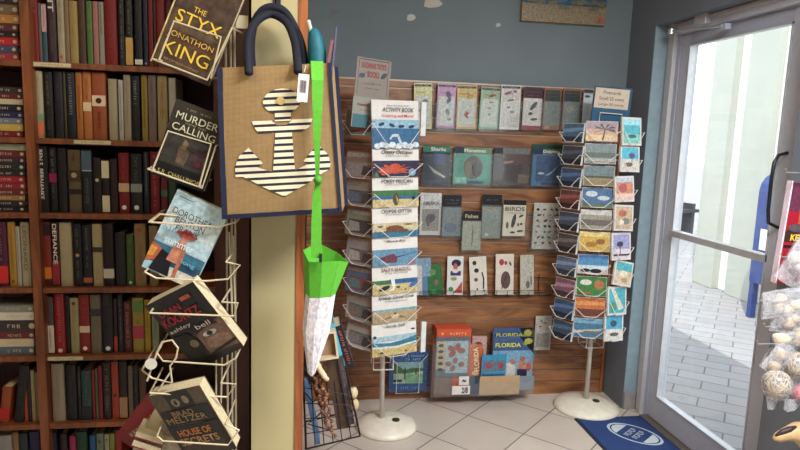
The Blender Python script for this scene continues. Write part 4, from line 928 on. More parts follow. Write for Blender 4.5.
# left face of the spinner: cards in clear sleeves seen obliquely
ql = face_frame(LX, LY, rd(-50), .145, -.045)
lcols = [((90, 150, 150), (190, 60, 60)), ((150, 130, 116), (176, 170, 160)), ((160, 160, 150), (90, 100, 110)), ((130, 150, 120), (60, 60, 70)), ((170, 170, 170), (110, 120, 130)), ((90, 124, 160), (170, 80, 76)), ((176, 180, 172), (110, 134, 124)), ((206, 206, 196), (120, 144, 144))]
lnames = ['teal', 'brown', 'olive grey', 'green', 'silver', 'blue', 'pale grey', 'off-white']
for i in range(8):
    zt = onY(397, ztops[i]+6, 2.93).z; h = .15 if i == 0 else .128
    q = ql.copy(); q.translation = q.translation+Vector((-.01-.026*(zt-.35), 0, zt-h))
    b = thing('greeting_card', '%s card in a clear sleeve, %s pocket on the spinner\'s left side' % (lnames[i], ('topmost', 'second', 'third', 'fourth', 'fifth', 'sixth', 'seventh', 'lowest')[i]), 'card', group='cards on the left side of the spinner'); b.matrix_world = q @ Matrix.Rotation(rd(-9), 4, 'X')
    MB().box(-.1, .1, 0, .006, 0, h, M(lcols[i][0], .4)).build('card', b)
    art(b, .2, h, [(lcols[i][1], ('r', .08, .1, .92, .6)), ((190, 190, 180), ('r', 0, .8, 1, .95)), (lcols[(i+3) % 8][0], [(.1, .12), (.5, .2), (.45, .5), (.1, .55)]), ((60, 66, 74), [(.55, .15), (.9, .12), (.9, .4), (.6, .5)])], x0=-.1, name='card_print')
    MB().box(-.103, .103, -.006, -.0045, 0, h+.01, ACRYL).build('sleeve', b)
    pocket_wires(lr, q, 0, .19, h*.75, core=.08, y=-.012)
# sign on top of the spinner
sg = thing('sign', 'grey card sign with red lettering and two turtles atop the left spinner', 'sign', tuple(onY(371.5, 95, 2.98)), (0, rd(4), rd(14)))
MB().box(-.085, .085, 0, .004, -.08, .165, M((142, 132, 120), .5)).build('card', sg)
f = MB()
for (a, b_, c, d_) in ((-.074, .074, .156, .159), (-.074, -.0725, .0, .158), (.0725, .074, 0, .158)): f.box(a, b_, -.001, 0, c, d_, M((70, 50, 50), .6))
f.build('border_print', sg)
RD = (150, 36, 44)
txt(sg, "SUZANNE TATE'S", .12, .026, 0, .132, -.002, RD, bold=.02); txt(sg, 'BOOKS', .058, .028, 0, .092, -.002, RD, bold=.02)
art(sg, .03, .03, [((50, 70, 80), ('e', .5, .5, .5, .36)), ((50, 70, 80), [(0, .1), (.2, .5), (.35, .3)]), ((50, 70, 80), [(.7, .8), (1, 1), (.9, .5)])], x0=-.07, z0=.068, name='turtle_print')
art(sg, .035, .035, [((50, 70, 80), ('e', .5, .5, .5, .3, .8)), ((50, 70, 80), [(0, .1), (.2, .5), (.35, .3)]), ((50, 70, 80), [(.7, .8), (1, 1), (.9, .5)])], x0=.035, z0=.075, name='turtle_print')
scribble(sg, .09, .009, 0, .05, -.002, (70, 56, 50)); scribble(sg, .07, .006, 0, .028, -.002, (90, 76, 70))
s2 = thing('leaflet', 'leaflet with dark red title behind the activity book', 'leaflet', tuple(onY(366, 128, 2.96)), (0, rd(4), rd(14)))
MB().box(-.075, .06, 0, .004, 0, .14, M((150, 150, 138), .5)).build('card', s2); txt(s2, 'Nature Series', .1, .013, -.002, .105, -.002, (150, 40, 44), bold=.02); scribble(s2, .08, .006, 0, .08, -.002, (90, 90, 90))
MB().box(-.07, .055, -.002, 0, .0, .06, M((60, 110, 120), .5)).build('picture', s2)

# ------------------------------------------------------------------ right spinner rack with postcards
RX, RY = 1.61, 3.19
rr_ = spinner(RX, RY, .18, 1.52, 'white wire spinner rack of postcards beside the door', .37)
va = math.atan2(-RX, RY)   # face towards the camera
def art_card(kind):
    a, b_, c = kind[:3]
    return a, b_, c
cards = [('sunset palm', [((206, 150, 110), ('r', 0, 0, 1, 1)), ((160, 120, 130), ('r', 0, .6, 1, 1)), ((236, 190, 120), ('r', 0, 0, 1, .3)), ((30, 24, 30), [(.5, 0), (.56, 0), (.62, .6), (.58, .6)])] + [((26, 22, 30), [(.6, .6), (.6+.38*math.cos(a), .55+.38*math.sin(a)), (.6+.3*math.cos(a+.3), .6+.25*math.sin(a+.3))]) for a in (-.3, .4, 1.1, 1.9, 2.6, 3.4)]),
 ('hazy green shore', [((110, 130, 130), ('r', 0, 0, 1, 1)), ((80, 100, 80), ('r', 0, .3, 1, .55)), ((170, 170, 150), ('r', 0, .1, 1, .25))]),
 ('olive dune', [((100, 124, 130), ('r', 0, 0, 1, 1)), ((150, 130, 80), ('r', 0, 0, 1, .4)), ((60, 80, 60), ('r', 0, .4, 1, .5))]),
 ('cloudy blue', [((60, 110, 160), ('r', 0, 0, 1, 1)), ((200, 210, 214), ('e', .3, .7, .2, .15)), ((200, 210, 214), ('e', .7, .5, .2, .12)), ((90, 120, 90), ('r', 0, 0, 1, .2))]),
 ('tan harbour', [((160, 150, 130), ('r', 0, 0, 1, 1)), ((110, 100, 90), ('r', 0, .2, 1, .5)), ((200, 200, 196), ('r', 0, .75, 1, 1))]),
 ('golden yellow', [((222, 176, 60), ('r', 0, 0, 1, 1)), ((180, 120, 50), ('e', .4, .35, .2, .15)), ((160, 100, 50), ('e', .7, .5, .15, .15)), ((236, 206, 110), ('r', 0, .75, 1, 1))]),
 ('blue beach with dark palms', [((70, 140, 196), ('r', 0, .4, 1, 1)), ((190, 214, 224), ('r', 0, .2, 1, .45)), ((206, 190, 170), ('r', 0, 0, 1, .22)), ((40, 40, 44), ('e', .25, .18, .16, .1)), ((40, 40, 44), ('e', .6, .16, .2, .12)), ((60, 110, 170), ('r', 0, .85, 1, 1))]),
 ('green with orange fruit', [((60, 140, 60), ('r', 0, 0, 1, 1)), ((200, 110, 70), ('e', .75, .6, .16, .25)), ((214, 214, 200), ('e', .3, .7, .2, .15)), ((190, 90, 50), ('r', .1, .1, .5, .2))]),
 ('orange sunset', [((216, 110, 50), ('r', 0, 0, 1, 1)), ((120, 60, 44), ('r', 0, 0, 1, .4)), ((240, 150, 70), ('r', 0, .6, 1, .8))]),
 ('blue pier view', [((60, 120, 160), ('r', 0, 0, 1, 1)), ((190, 190, 170), [(0, .2), (1, .4), (1, .5), (0, .35)]), ((110, 170, 200), ('r', 0, .75, 1, 1)), ((120, 110, 90), ('e', .6, .3, .3, .06))]),
 ('blue coast aerial', [((70, 130, 164), ('r', 0, 0, 1, 1)), ((150, 150, 130), [(0, .1), (1, .3), (1, .45), (0, .3)]), ((120, 180, 206), ('r', 0, .8, 1, 1))])]
ORDN = ['topmost', 'second', 'third', 'fourth', 'fifth', 'sixth', 'seventh', 'eighth', 'ninth', 'tenth', 'lowest']
def postcard(q, w, h, shapes, label, group, border=.04):
    b = thing('postcard', label, 'postcard', group=group); b.matrix_world = q @ Matrix.Rotation(rd(-7), 4, 'X')
    MB().box(-w/2, w/2, 0, .012, 0, h, M((204, 202, 196), .4)).build('card_stack', b)
    k = border; art(b, w*(1-2*k), h*(1-2*k), shapes, x0=-w/2+w*k, z0=h*k, name='picture_print', y=-.0003)
    return b
ys = [121, 143.5, 166, 188, 210, 232, 255, 277, 298, 319]
for i in range(10):
    nm, shp = cards[i if i < 9 else 9]; 
    p = onY(603-i*1.5, ys[i], 3.06); h = .103; q = face_frame(RX, RY, va*.55, .13, .0); q.translation = Vector((p.x, 3.06, p.z-h))
    postcard(q, .158, h, cards[i][1], '%s postcard, %s row facing front on the spinner by the door' % (nm, ORDN[i]), 'postcards on the front face of the right spinner', border=.015)
    pocket_wires(rr_, q, 0, .15, .085, core=.06, y=-.02)
vcards = [('turquoise sea', [((60, 190, 210), ('r', 0, 0, 1, 1)), ((120, 206, 190), ('r', 0, 0, 1, .4)), ((40, 110, 120), ('e', .5, .3, .25, .08)), ((150, 220, 236), ('r', 0, .75, 1, 1))]),
 ('umbrella beach', [((60, 190, 220), ('r', 0, .5, 1, 1)), ((214, 206, 190), ('r', 0, 0, 1, .5)), ((90, 80, 140), ('e', .6, .65, .2, .12)), ((110, 90, 80), ('e', .4, .25, .25, .1)), ((90, 80, 80), ('r', .58, .3, .62, .6))]),
 ('coral sunset', [((226, 130, 90), ('r', 0, 0, 1, 1)), ((236, 190, 170), ('r', 0, 0, 1, .3)), ((190, 80, 80), ('e', .4, .55, .25, .2)), ((180, 190, 210), ('r', 0, .8, 1, 1))]),
 ('shell collage', [((206, 170, 130), ('r', 0, 0, 1, 1)), ((200, 90, 60), ('e', .4, .7, .25, .15)), ((120, 130, 120), ('e', .6, .35, .25, .15)), ((230, 210, 180), ('e', .35, .3, .15, .12))]),
 ('lilac palm', [((150, 150, 206), ('r', 0, 0, 1, 1)), ((214, 200, 214), ('r', 0, 0, 1, .4)), ((50, 50, 80), ('e', .4, .6, .2, .12)), ((60, 50, 70), ('r', .38, .2, .43, .6)), ((90, 60, 70), ('r', 0, .1, 1, .18))]),
 ('turquoise-topped shell', [((60, 180, 190), ('r', 0, .6, 1, 1)), ((214, 190, 150), ('r', 0, 0, 1, .62)), ((230, 220, 190), ('e', .5, .5, .25, .15)), ((190, 140, 90), ('e', .6, .2, .2, .1))]),
 ('aerial sandbar', [((50, 180, 196), ('r', 0, 0, 1, 1)), ((214, 206, 180), [(.1, 1), (.3, 1), (.9, .2), (.6, .1)]), ((60, 150, 110), ('e', .25, .25, .2, .2))]),
 ('blue palm beach', [((50, 170, 214), ('r', 0, .4, 1, 1)), ((220, 216, 206), ('r', 0, 0, 1, .42)), ((40, 80, 100), ('e', .45, .65, .2, .14)), ((90, 90, 80), ('e', .5, .2, .3, .08))])]
vy = [(632, 117, 145.5), (630, 146, 172), (625, 176, 202), (623.5, 205, 231), (621.5, 233, 260), (621.5, 261.5, 286), (617, 287, 315), (613.5, 314, 341)]
for i, (x, y0, y1) in enumerate(vy):
    a, b_ = onY(x, y0, 3.03), onY(x, y1, 3.03); h = a.z-b_.z
    q = face_frame(0, 0, rd(14), 0); q.translation = Vector((b_.x, 3.03, b_.z))
    tl = (.0, .02, -.03, .05, 0, .2, .02, .05)[i]
    q = q @ Matrix.Rotation(tl, 4, 'Y')
    postcard(q, .125, h, vcards[i][1], '%s postcard, %s row on the door-facing side of the spinner' % (vcards[i][0], ORDN[i]), 'postcards on the door side of the right spinner', border=.07)
    q2 = face_frame(0, 0, rd(14), 0); q2.translation = Vector((b_.x, 3.03, b_.z)); pocket_wires(rr_, q2, 0, .105, h*.75, core=.09, y=-.015)
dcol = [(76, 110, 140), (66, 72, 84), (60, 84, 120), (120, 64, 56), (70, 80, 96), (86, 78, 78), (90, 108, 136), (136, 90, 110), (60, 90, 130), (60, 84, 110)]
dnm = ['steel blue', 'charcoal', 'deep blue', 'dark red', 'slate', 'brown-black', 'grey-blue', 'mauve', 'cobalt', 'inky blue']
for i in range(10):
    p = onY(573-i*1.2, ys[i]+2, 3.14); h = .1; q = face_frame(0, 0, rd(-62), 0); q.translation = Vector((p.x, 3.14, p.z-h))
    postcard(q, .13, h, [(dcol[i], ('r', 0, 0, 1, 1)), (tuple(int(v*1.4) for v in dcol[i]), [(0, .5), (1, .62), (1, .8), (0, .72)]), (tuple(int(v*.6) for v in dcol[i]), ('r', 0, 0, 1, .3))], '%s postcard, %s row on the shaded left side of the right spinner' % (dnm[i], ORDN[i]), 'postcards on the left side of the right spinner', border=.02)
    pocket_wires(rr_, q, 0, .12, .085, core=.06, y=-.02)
# second column of dark cards nearer the front seen between left side and front
for i in range(0):
    pass
sg = thing('sign', 'blue sign reading Postcards with prices on top of the right spinner', 'sign', tuple(onY(610, 119.5, 3.12)), (0, rd(3), rd(-8)))
MB().box(-.098, .098, 0, .012, -.02, .165, M((24, 80, 110), .4)).build('backing', sg)
MB().box(-.094, .084, -.002, 0, .055, .157, M((196, 180, 160), .6)).build('paper', sg)
for i, (s_, wd) in enumerate((('Postcards', .09), ('Small 25 cents', .13), ('Large 50 cents', .13))): txt(sg, s_, wd, .017, -.006, .136-.031*i, -.003, (50, 46, 50))
MB().tube([(-.06, -.012, -.02), (-.06, -.012, .03), (.055, -.012, .03), (.055, -.012, -.02)], .003, WW).build('wire_holder', sg)
# ------------------------------------------------------------------ goods on the slatwall
def rect(a, b, c, d, Y):
    p, q = onY(a, (b+d)/2, Y), onY(c, (b+d)/2, Y); t_, u_ = onY((a+c)/2, b, Y), onY((a+c)/2, d, Y)
    return p.x, q.x, u_.z, t_.z
def holder(px, label, Yf=3.33, group='clear holders on the slatwall', lip=None):
    x0, x1, z0, z1 = rect(*px, Yf)
    t = thing('acrylic_holder', label, 'holder', ((x0+x1)/2, SY, z0), group=group); w = (x1-x0)/2; h = z1-z0; d = SY-Yf
    m = MB(); m.box(-w, w, -d-.002, -d, 0, h, ACRYL); m.box(-w, -w+.002, -d, -.004, 0, h, ACRYL); m.box(w-.002, w, -d, -.004, 0, h, ACRYL); m.box(-w+.002, w-.002, -d, -.004, 0, .003, ACRYL)
    m.box(-w+.002, w-.002, -.006, -.004, 0, h, ACRYL)
    m.build('tray', t)
    MB().box(-w*.5, w*.5, -.004, .008, h*.8, h*.8+.006, ACRYL).build('hook_lip', t); return t
def leaflet(px, c, shapes, label, Y=3.35, th=.006, rot=0, lean=0, text=(), name='brochure', cat='brochure', group=None, yaw=0):
    x0, x1, z0, z1 = rect(*px, Y); w = x1-x0; h = z1-z0
    t = thing(name, label, cat, ((x0+x1)/2, Y, z0), (-lean, rot, yaw), group)
    MB().box(-w/2, w/2, 0, th, 0, h, M(c, .4)).build('cover', t)
    MB().box(-w/2+.001, w/2-.001, th, th+.006, 0.001, h-.002, M((214, 210, 196), .8)).build('inner_sheets', t)
    if shapes: art(t, w, h, shapes, x0=-w/2)
    for q in text:
        if q[0] == '~': scribble(t, w*q[1], h*q[2], w*(q[3]-.5), h*q[4], -.006, q[5])
        else: txt(t, q[0], w*q[1], h*q[2], w*(q[3]-.5), h*q[4], -.006, q[5], bold=.015)
    return t
G1 = 'folding guides on the top slatwall row'; DKT = (30, 30, 34)
def guide(top, bar, tint, figs):
    s_ = [(top, ('r', 0, .72, 1, 1)), (bar, ('r', .04, .925, .96, .97)), (tint, ('r', .06, .05, .94, .72))]
    return s_ + figs
def fig(c, *L): return [(c, ('e', x, y, rx, ry, a)) for x, y, rx, ry, a in L]
CRG = (206, 204, 188)
brs = [((414.5, 83, 432.5, 129), (214, 204, 120), guide((220, 214, 140), DKT, CRG, fig((130, 140, 110), (.6, .6, .2, .05, .5), (.4, .4, .15, .04, -.3)))+[], 'folding guide with pale yellow top'),
 ((436.5, 83.5, 455, 128), (180, 120, 160), guide((196, 140, 180), (60, 40, 60), (196, 200, 190), fig((90, 80, 120), (.6, .75, .14, .08, .5), (.62, .62, .1, .08, -.6))+fig((130, 130, 100), (.6, .36, .1, .08, .3), (.7, .2, .1, .03, 0))), 'folding guide with pink and violet top'),
 ((457, 85, 477, 129), (206, 160, 60), guide((214, 176, 90), (60, 50, 30), (196, 200, 180), fig((206, 150, 50), (.65, .74, .16, .06, .5))+fig((190, 60, 50), (.5, .35, .14, .03, .3), (.5, .33, .04, .09, .2), (.5, .28, .12, .02, -.5))), 'folding guide with mustard top and red starfish'),
 ((479.5, 87, 498.5, 129), (120, 160, 120), guide((150, 180, 140), DKT, (190, 198, 176), fig((190, 70, 60), (.6, .8, .2, .03, .3))+fig((150, 90, 80), (.55, .64, .12, .02, 0), (.5, .5, .1, .02, .5), (.5, .35, .06, .03, 0))), 'folding guide with green top'),
 ((500.5, 85, 520, 129.5), (214, 206, 196), guide((206, 200, 192), DKT, (200, 196, 184), fig((150, 90, 100), (.35, .82, .2, .03, .4), (.7, .86, .1, .03, -.5))+fig((110, 100, 90), (.5, .66, .2, .02, .2), (.4, .5, .1, .02, 0), (.6, .4, .12, .02, 0))), 'cream folding guide with black bar'),
 ((523, 87, 541.5, 130), (206, 196, 186), [((70, 24, 44), ('r', 0, .74, 1, 1)), ((214, 206, 196), ('r', .04, .1, .96, .74)), ((170, 40, 50), ('r', 0, 0, 1, .1))]+fig((70, 60, 56), (.55, .56, .28, .05, .9), (.4, .38, .12, .04, .2), (.6, .25, .2, .03, .1)), 'guide with maroon header and grey dolphin drawing'),
 ((543.5, 88, 560.5, 130), (140, 90, 66), [((56, 66, 58), ('r', .05, .68, .95, .95)), ((120, 130, 124), ('r', .05, .1, .95, .68)), ((200, 130, 100), ('r', .1, .03, .4, .1))], 'brown-edged guide with dark green header'),
 ((562.5, 88.5, 580, 130), (140, 90, 66), [((50, 60, 60), ('r', .05, .68, .95, .95)), ((124, 134, 128), ('r', .05, .1, .95, .68)), ((150, 150, 130), ('e', .5, .5, .3, .1))], 'brown-edged guide with slate header'),
 ((583, 89.5, 592, 124), (190, 196, 200), [((50, 56, 70), ('r', 0, .9, 1, 1)), ((90, 80, 80), ('e', .4, .8, .3, .04))], 'pale guide just left of the blue postcard sign')]
for i, (px, c, shp, lb) in enumerate(brs):
    z_ = (('~', .7, .02, .45, .945, (200, 196, 190)), ('~', .5, .025, .35, .8, (90, 50, 60))) if i < 5 else (('~', .8, .03, .5, .88, (130, 100, 100)), ('~', .6, .02, .5, .8, (120, 110, 110)))
    leaflet(px, c, shp, lb+' on the top slatwall row', Y=3.36, text=z_, group=G1, rot=rd((-1.5, 1, -1, 1.5, 0, .5, 0, 0, 0)[i]))
for i, (a, b_) in enumerate(((411, 433.5), (435, 455.8), (456.5, 478), (479, 499.2), (499.8, 521), (522, 542.5), (543, 561.5), (562, 581), (581.6, 593))):
    holder((a, 101, b_, 131.5), 'clear acrylic holder in front of the %s' % brs[i][3], Yf=3.335)
# second row: square wildlife books
def wild(px, c, hdr, title, body, label, tw):
    sh = [(c, ('r', 0, 0, 1, 1)), (hdr, ('r', 0, .84, 1, 1))] + body
    return leaflet(px, c, sh, label, Y=3.36, th=.01, name='wildlife_book', cat='book', text=((title, tw, .1, .55, .92, (220, 226, 214)),) if title else (), group='wildlife books on the second slatwall row')
wild((422.5, 146, 450, 184), (20, 28, 44), (40, 130, 90), 'Sharks', [((18, 24, 40), ('r', .05, .1, .8, .84)), ((30, 60, 110), ('r', .4, .5, .8, .84)), ((150, 150, 130), [(.2, .5), (.45, .38), (.85, .2), (.8, .16), (.4, .3)]), ((200, 196, 170), [(.4, .38), (.85, .2), (.8, .17)]), ((34, 40, 110), ('r', .05, .02, .8, .1))], 'wildlife book titled Sharks with a green header', .55)
wild((453.5, 147.5, 491, 184.5), (70, 150, 120), (110, 140, 90), 'Manatees', [((30, 44, 60), ('r', 0, .84, .28, 1)), ((60, 160, 130), ('r', .1, .1, .95, .84)), ((96, 84, 62), ('e', .52, .46, .26, .32)), ((120, 104, 76), ('e', .4, .4, .1, .24)), ((60, 50, 40), ('e', .62, .42, .14, .22)), ((120, 190, 170), ('r', .05, .04, .35, .2)), ((30, 70, 110), ('r', .38, .02, .8, .1))], 'wildlife book titled Manatees with a brown manatee', .58)
wild((493.5, 148, 529, 185), (70, 56, 48), (110, 116, 112), '', [((40, 46, 50), ('r', 0, .84, .24, 1)), ((84, 46, 38), ('r', .26, .5, 1, .82)), ((46, 36, 32), ('r', .26, .1, .8, .55)), ((170, 120, 90), ('e', .42, .62, .14, .03, .2)), ((110, 90, 64), ('r', .7, .06, 1, .3))], 'dark brown wildlife book between the manatee and dolphin books', .5)
wild((532, 149, 565, 186), (50, 110, 160), (90, 120, 110), 'Dolphins', [((34, 50, 90), ('r', 0, .84, .3, 1)), ((24, 70, 130), ('r', .12, .12, .9, .82)), ((150, 190, 210), [(.4, .28), (.55, .3), (.85, .62), (.6, .4)]), ((180, 206, 214), ('e', .28, .34, .1, .03)), ((20, 50, 100), ('r', .3, .02, .85, .1))], 'wildlife book titled Dolphins on the second row', .5)
wb = leaflet((532, 144.5, 563, 158), (30, 80, 60), [((30, 90, 70), ('r', 0, 0, 1, 1))], 'dark green book standing behind the dolphin book', Y=3.38, name='wildlife_book', cat='book')
for i, (a, b_, nm) in enumerate(((421.5, 451.8, 'shark'), (452.5, 492.3, 'manatee'), (492.8, 530.5, 'dark brown wildlife'), (531, 567, 'dolphin'))): holder((a, 154, b_, 187), 'clear acrylic holder in front of the %s book' % nm, Yf=3.335)
# third row
H3 = 'shell and bird guides on the third slatwall row'
leaflet((420, 193, 441, 235), (196, 192, 184), [((206, 204, 198), ('r', 0, .65, 1, 1)), ((150, 140, 130), ('r', .1, .1, .9, .62)), ((90, 70, 80), ('e', .5, .4, .25, .1, .6)), ((110, 90, 80), ('e', .4, .3, .1, .1))], 'white guide reading AMERICA with small butterflies, third row', Y=3.36, text=(('AMERICA', .8, .09, .5, .76, (110, 100, 104)),), group=H3)
leaflet((442.5, 195, 461, 236), (110, 124, 124), [((26, 28, 34), ('r', 0, .7, 1, 1)), ((120, 132, 128), ('r', .04, .04, .96, .7)), ((84, 104, 130), ('e', .45, .2, .35, .12))], 'folding guide with black header and blue patch, third row', Y=3.36, text=(('~', .8, .04, .5, .88, (110, 116, 120)), ('~', .6, .03, .5, .8, (110, 116, 120))), group=H3)
leaflet((462.5, 211, 481, 250), (150, 152, 130), [((30, 28, 26), ('r', 0, .74, 1, 1)), ((160, 162, 138), ('r', .04, .04, .96, .74)), ((110, 110, 90), [(.5, .7), (.6, .5), (.56, .1), (.5, .1), (.52, .5)])], 'lower-hung guide titled Fishes with black header', Y=3.35, text=(('Fishes', .7, .1, .45, .87, (190, 180, 150)),), group=H3)
leaflet((481.5, 194.5, 501, 238), (116, 126, 116), [((26, 30, 30), ('r', 0, .72, 1, 1)), ((126, 136, 126), ('r', .04, .04, .96, .72)), ((140, 120, 80), ('r', .3, .66, .8, .72)), ((190, 200, 190), ('e', .3, .08, .1, .03))], 'folding guide with dark green header right of the fish guide', Y=3.36, text=(('~', .6, .05, .5, .88, (100, 106, 100)),), group=H3)
leaflet((503, 200, 525.5, 236), (206, 198, 176), [((30, 28, 34), ('r', 0, .86, 1, 1)), ((44, 40, 38), ('e', .48, .42, .09, .2, -.2)), ((50, 44, 40), ('e', .8, .56, .12, .03, .5)), ((60, 50, 44), ('e', .78, .14, .15, .03, .1)), ((60, 56, 50), ('e', .45, .1, .12, .03)), ((90, 80, 70), ('e', .2, .3, .06, .1)), ((60, 50, 40), ('e', .68, .32, .04, .05)), ((60, 50, 40), ('e', .82, .34, .06, .03))], 'cream bird guide titled BIRDS with black header', Y=3.35, text=(('BIRDS', .86, .12, .5, .76, (90, 82, 74)), ('~', .6, .05, .5, .64, (110, 100, 90))), group=H3)
rs = random.Random(11)
leaflet((533, 203, 560, 249), (176, 170, 158), [((190, 184, 170), ('r', 0, 0, 1, 1))] + [((50, 44, 44), ('e', .15+.24*(k % 4)+rs.uniform(-.05, .05), .86-.12*(k//4), .03+rs.random()*.05, .012+rs.random()*.02, rs.uniform(-1, 1))) for k in range(28)], 'unfolded sheet of many small bird silhouettes, right end of third row', Y=3.35, group=H3)
for i, (px, lb) in enumerate((((419, 203, 441, 238), 'white AMERICA guide'), ((441.7, 206, 462, 239), 'blue-patched guide'), ((461.7, 220, 481.5, 252), 'Fishes guide'), ((482, 205, 502.3, 239), 'dark green headed guide'), ((503, 208, 528, 240), 'BIRDS guide'), ((531, 212, 563, 252.5), 'bird silhouette sheet'))): holder(px, 'clear acrylic holder in front of the '+lb, Yf=3.335)
# fourth row in wire shelf
ws = thing('wire_shelf', 'thin dark wire shelf holding pamphlets on the slatwall', 'shelf', (0, 0, 0))
x0, x1, z0, z1 = rect(421, 272, 552, 297, 3.3); m = MB()
m.tube([(x0, 3.32, z0), (x1, 3.32, z0)], .002, DW); m.tube([(x0, 3.32, z0+.03), (x1, 3.32, z0+.03)], .0018, DW)
m.tube([(x0, SY, z0), (x1, SY, z0)], .002, DW)
k = x0
while k <= x1+.001: m.tube([(k, SY, z0), (k, 3.32, z0), (k, 3.32, z0+.03)], .0016, DW); k += (x1-x0)/12
m.tube([(x1-.045, 3.386, z0), (x1-.045, 3.386, z0+.11)], .002, DW); m.tube([(x1, 3.386, z0+.09), (x1-.1, 3.386, z0+.09)], .002, DW)
m.build('wire_grid', ws)
def pam(px, c, shp, lb, **k):
    X0, X1, Z0, Z1 = rect(*px, 3.35); o = leaflet(px, c, shp, lb, Y=3.34, name='pamphlet', cat='pamphlet', group='pamphlets standing on the wire shelf', lean=rd(5), **k); o.location.z = z0+.003; return o
pam((417, 259, 432, 295.5), (90, 120, 150), [((120, 160, 190), ('r', 0, .5, 1, 1)), ((200, 196, 190), ('r', 0, 0, .4, .8))], 'blue and white pamphlet at the left end of the wire shelf', rot=rd(-2))
pam((426, 266, 444, 296), (30, 100, 50), [((36, 120, 56), ('r', .08, 0, 1, 1)), ((110, 150, 60), ('e', .5, .75, .2, .1)), ((150, 100, 60), ('e', .65, .4, .12, .1)), ((60, 150, 70), ('r', .3, .05, .6, .2))], 'green pamphlet leaning at the left of the wire shelf', rot=rd(-6))
pam((447.5, 258, 463.5, 296), (206, 206, 200), [((40, 34, 60), ('e', .55, .82, .3, .1)), ((60, 40, 120), ('r', .2, .5, .85, .62)), ((200, 90, 80), ('e', .5, .72, .14, .1)), ((206, 60, 60), [(.4, .05), (.95, .05), (.95, .35)]), ((60, 150, 70), ('e', .25, .15, .15, .06)), ((230, 220, 180), ('e', .5, .62, .2, .05)), ((150, 170, 90), ('e', .4, .42, .2, .05))], 'white pamphlet with clown-like purple and red picture', rot=rd(0))
pam((471.5, 258.5, 488.5, 296), (206, 200, 186), [((60, 50, 50), ('e', .3, .84, .12, .06)), ((50, 44, 44), ('e', .4, .64, .14, .06)), ((40, 36, 40), [(.75, .6), (.85, .4), (.8, .15), (.72, .15), (.76, .4), (.68, .58)]), ((110, 90, 80), ('e', .35, .4, .12, .05)), ((70, 60, 60), ('e', .4, .15, .05, .03)), ((70, 60, 60), ('e', .8, .1, .05, .03))], 'cream pamphlet with scattered dark shells', rot=rd(-4))
pam((496.5, 256, 514.5, 296), (206, 198, 184), [((190, 50, 50), ('e', .32, .8, .14, .08)), ((190, 50, 50), ('e', .55, .78, .08, .05)), ((60, 60, 56), ('e', .8, .76, .05, .06, .4)), ((104, 74, 70), ('e', .55, .36, .27, .22)), ((84, 56, 54), [(.3, .14), (.36, .14), (.66, .56), (.6, .56)])], 'cream pamphlet with big brown seed pod and red berries', rot=rd(-1))
pam((521.5, 257, 535, 296), (180, 176, 158), [((190, 186, 166), ('r', .2, 0, 1, 1)), ((110, 110, 96), ('e', .55, .25, .15, .1)), ((130, 126, 110), ('e', .8, .35, .08, .12))], 'partly folded plain cream pamphlet at the right of the wire shelf', rot=rd(-2))
# bottom magazine holder
YM = 3.24
x0, x1, z0, z1 = rect(432, 333, 535, 396, YM); z0 = max(z0, .004)
hd_ = thing('acrylic_holder', 'wide clear acrylic magazine bin low on the slatwall', 'holder', ((x0+x1)/2, SY, z0)); w_ = (x1-x0)/2; h_ = z1-z0; d_ = SY-YM
m = MB(); zf = rect(432, 342, 535, 396, YM)[3]-z0
m.box(-w_, -.05, -d_-.003, -d_, 0, zf, ACRYL); m.box(-.05, w_, -d_-.003, -d_, 0, .075, ACRYL); m.box(-w_, -w_+.003, -d_, -.004, 0, h_, ACRYL); m.box(w_-.003, w_, -d_, -.004, 0, h_, ACRYL); m.box(-w_+.003, w_-.003, -d_, -.004, 0, .004, ACRYL); m.build('tray', hd_)
def inbin(px, c, shp, lb, Y, th=.02, nm='magazine', cat='magazine', text=(), rot=0, grp=None, zb=None):
    o = leaflet(px, c, shp, lb, Y=Y, th=th, name=nm, cat=cat, text=text, rot=rot, group=grp)
    return o
o = inbin((435.5, 337, 469, 377), (170, 60, 40), [((90, 110, 120), ('r', 0, 0, 1, 1)), ((150, 180, 190), ('r', .3, .1, .97, .9)), ((190, 170, 130), ('r', .03, .2, .3, .9))] + [((170, 70, 60), ('e', .6+.16*math.cos(a), .66+.1*math.sin(a), .12, .07, a)) for a in (0, 1.3, 2.6, 4)] + [((160, 90, 80), ('e', .58+.2*math.cos(a), .32+.1*math.sin(a), .1, .06, a)) for a in (0, 1.5, 3, 4.4)] + [((60, 50, 60), ('e', .15, .5+.15*k, .08, .04)) for k in (-2, -1, 0, 1, 2)], 'magazine with collage of red motorbikes in front of the orange box', 3.262, th=.006)
X0, X1, Z0, Z1 = rect(436, 335, 470, 377, 3.275)
t = thing('gift_box', 'orange boxed set with lettered front standing in the clear bin', 'box', ((X0+X1)/2, 3.275, z0+.005)); OB = M((204, 84, 50), .4); wd = (X1-X0)/2
zt_ = Z1+.028-z0
MB().box(-wd, wd, 0, .1, 0, zt_, OB).build('box_body', t)
MB().box(-wd-.001, wd+.001, -.001, .101, zt_-.006, zt_+.002, M((196, 76, 44), .4)).build('lid', t)
scribble(t, wd*1.5, .018, 0, zt_-.024, -.003, (226, 200, 160), n=9)
o = inbin((471.5, 337, 486, 376), (206, 170, 160), [((200, 160, 150), ('r', 0, 0, 1, 1)), ((70, 60, 70), ('e', .4, .8, .3, .08)), ((170, 60, 50), ('r', .1, .3, .8, .7))], 'pale pink leaflet behind the orange pamphlet in the bin', 3.32)
o = inbin((470, 345, 482, 376), (214, 96, 50), [((214, 96, 50), ('r', 0, 0, 1, 1)), ((230, 190, 140), ('e', .5, .1, .3, .08))], 'narrow orange pamphlet with vertical white lettering', 3.29)
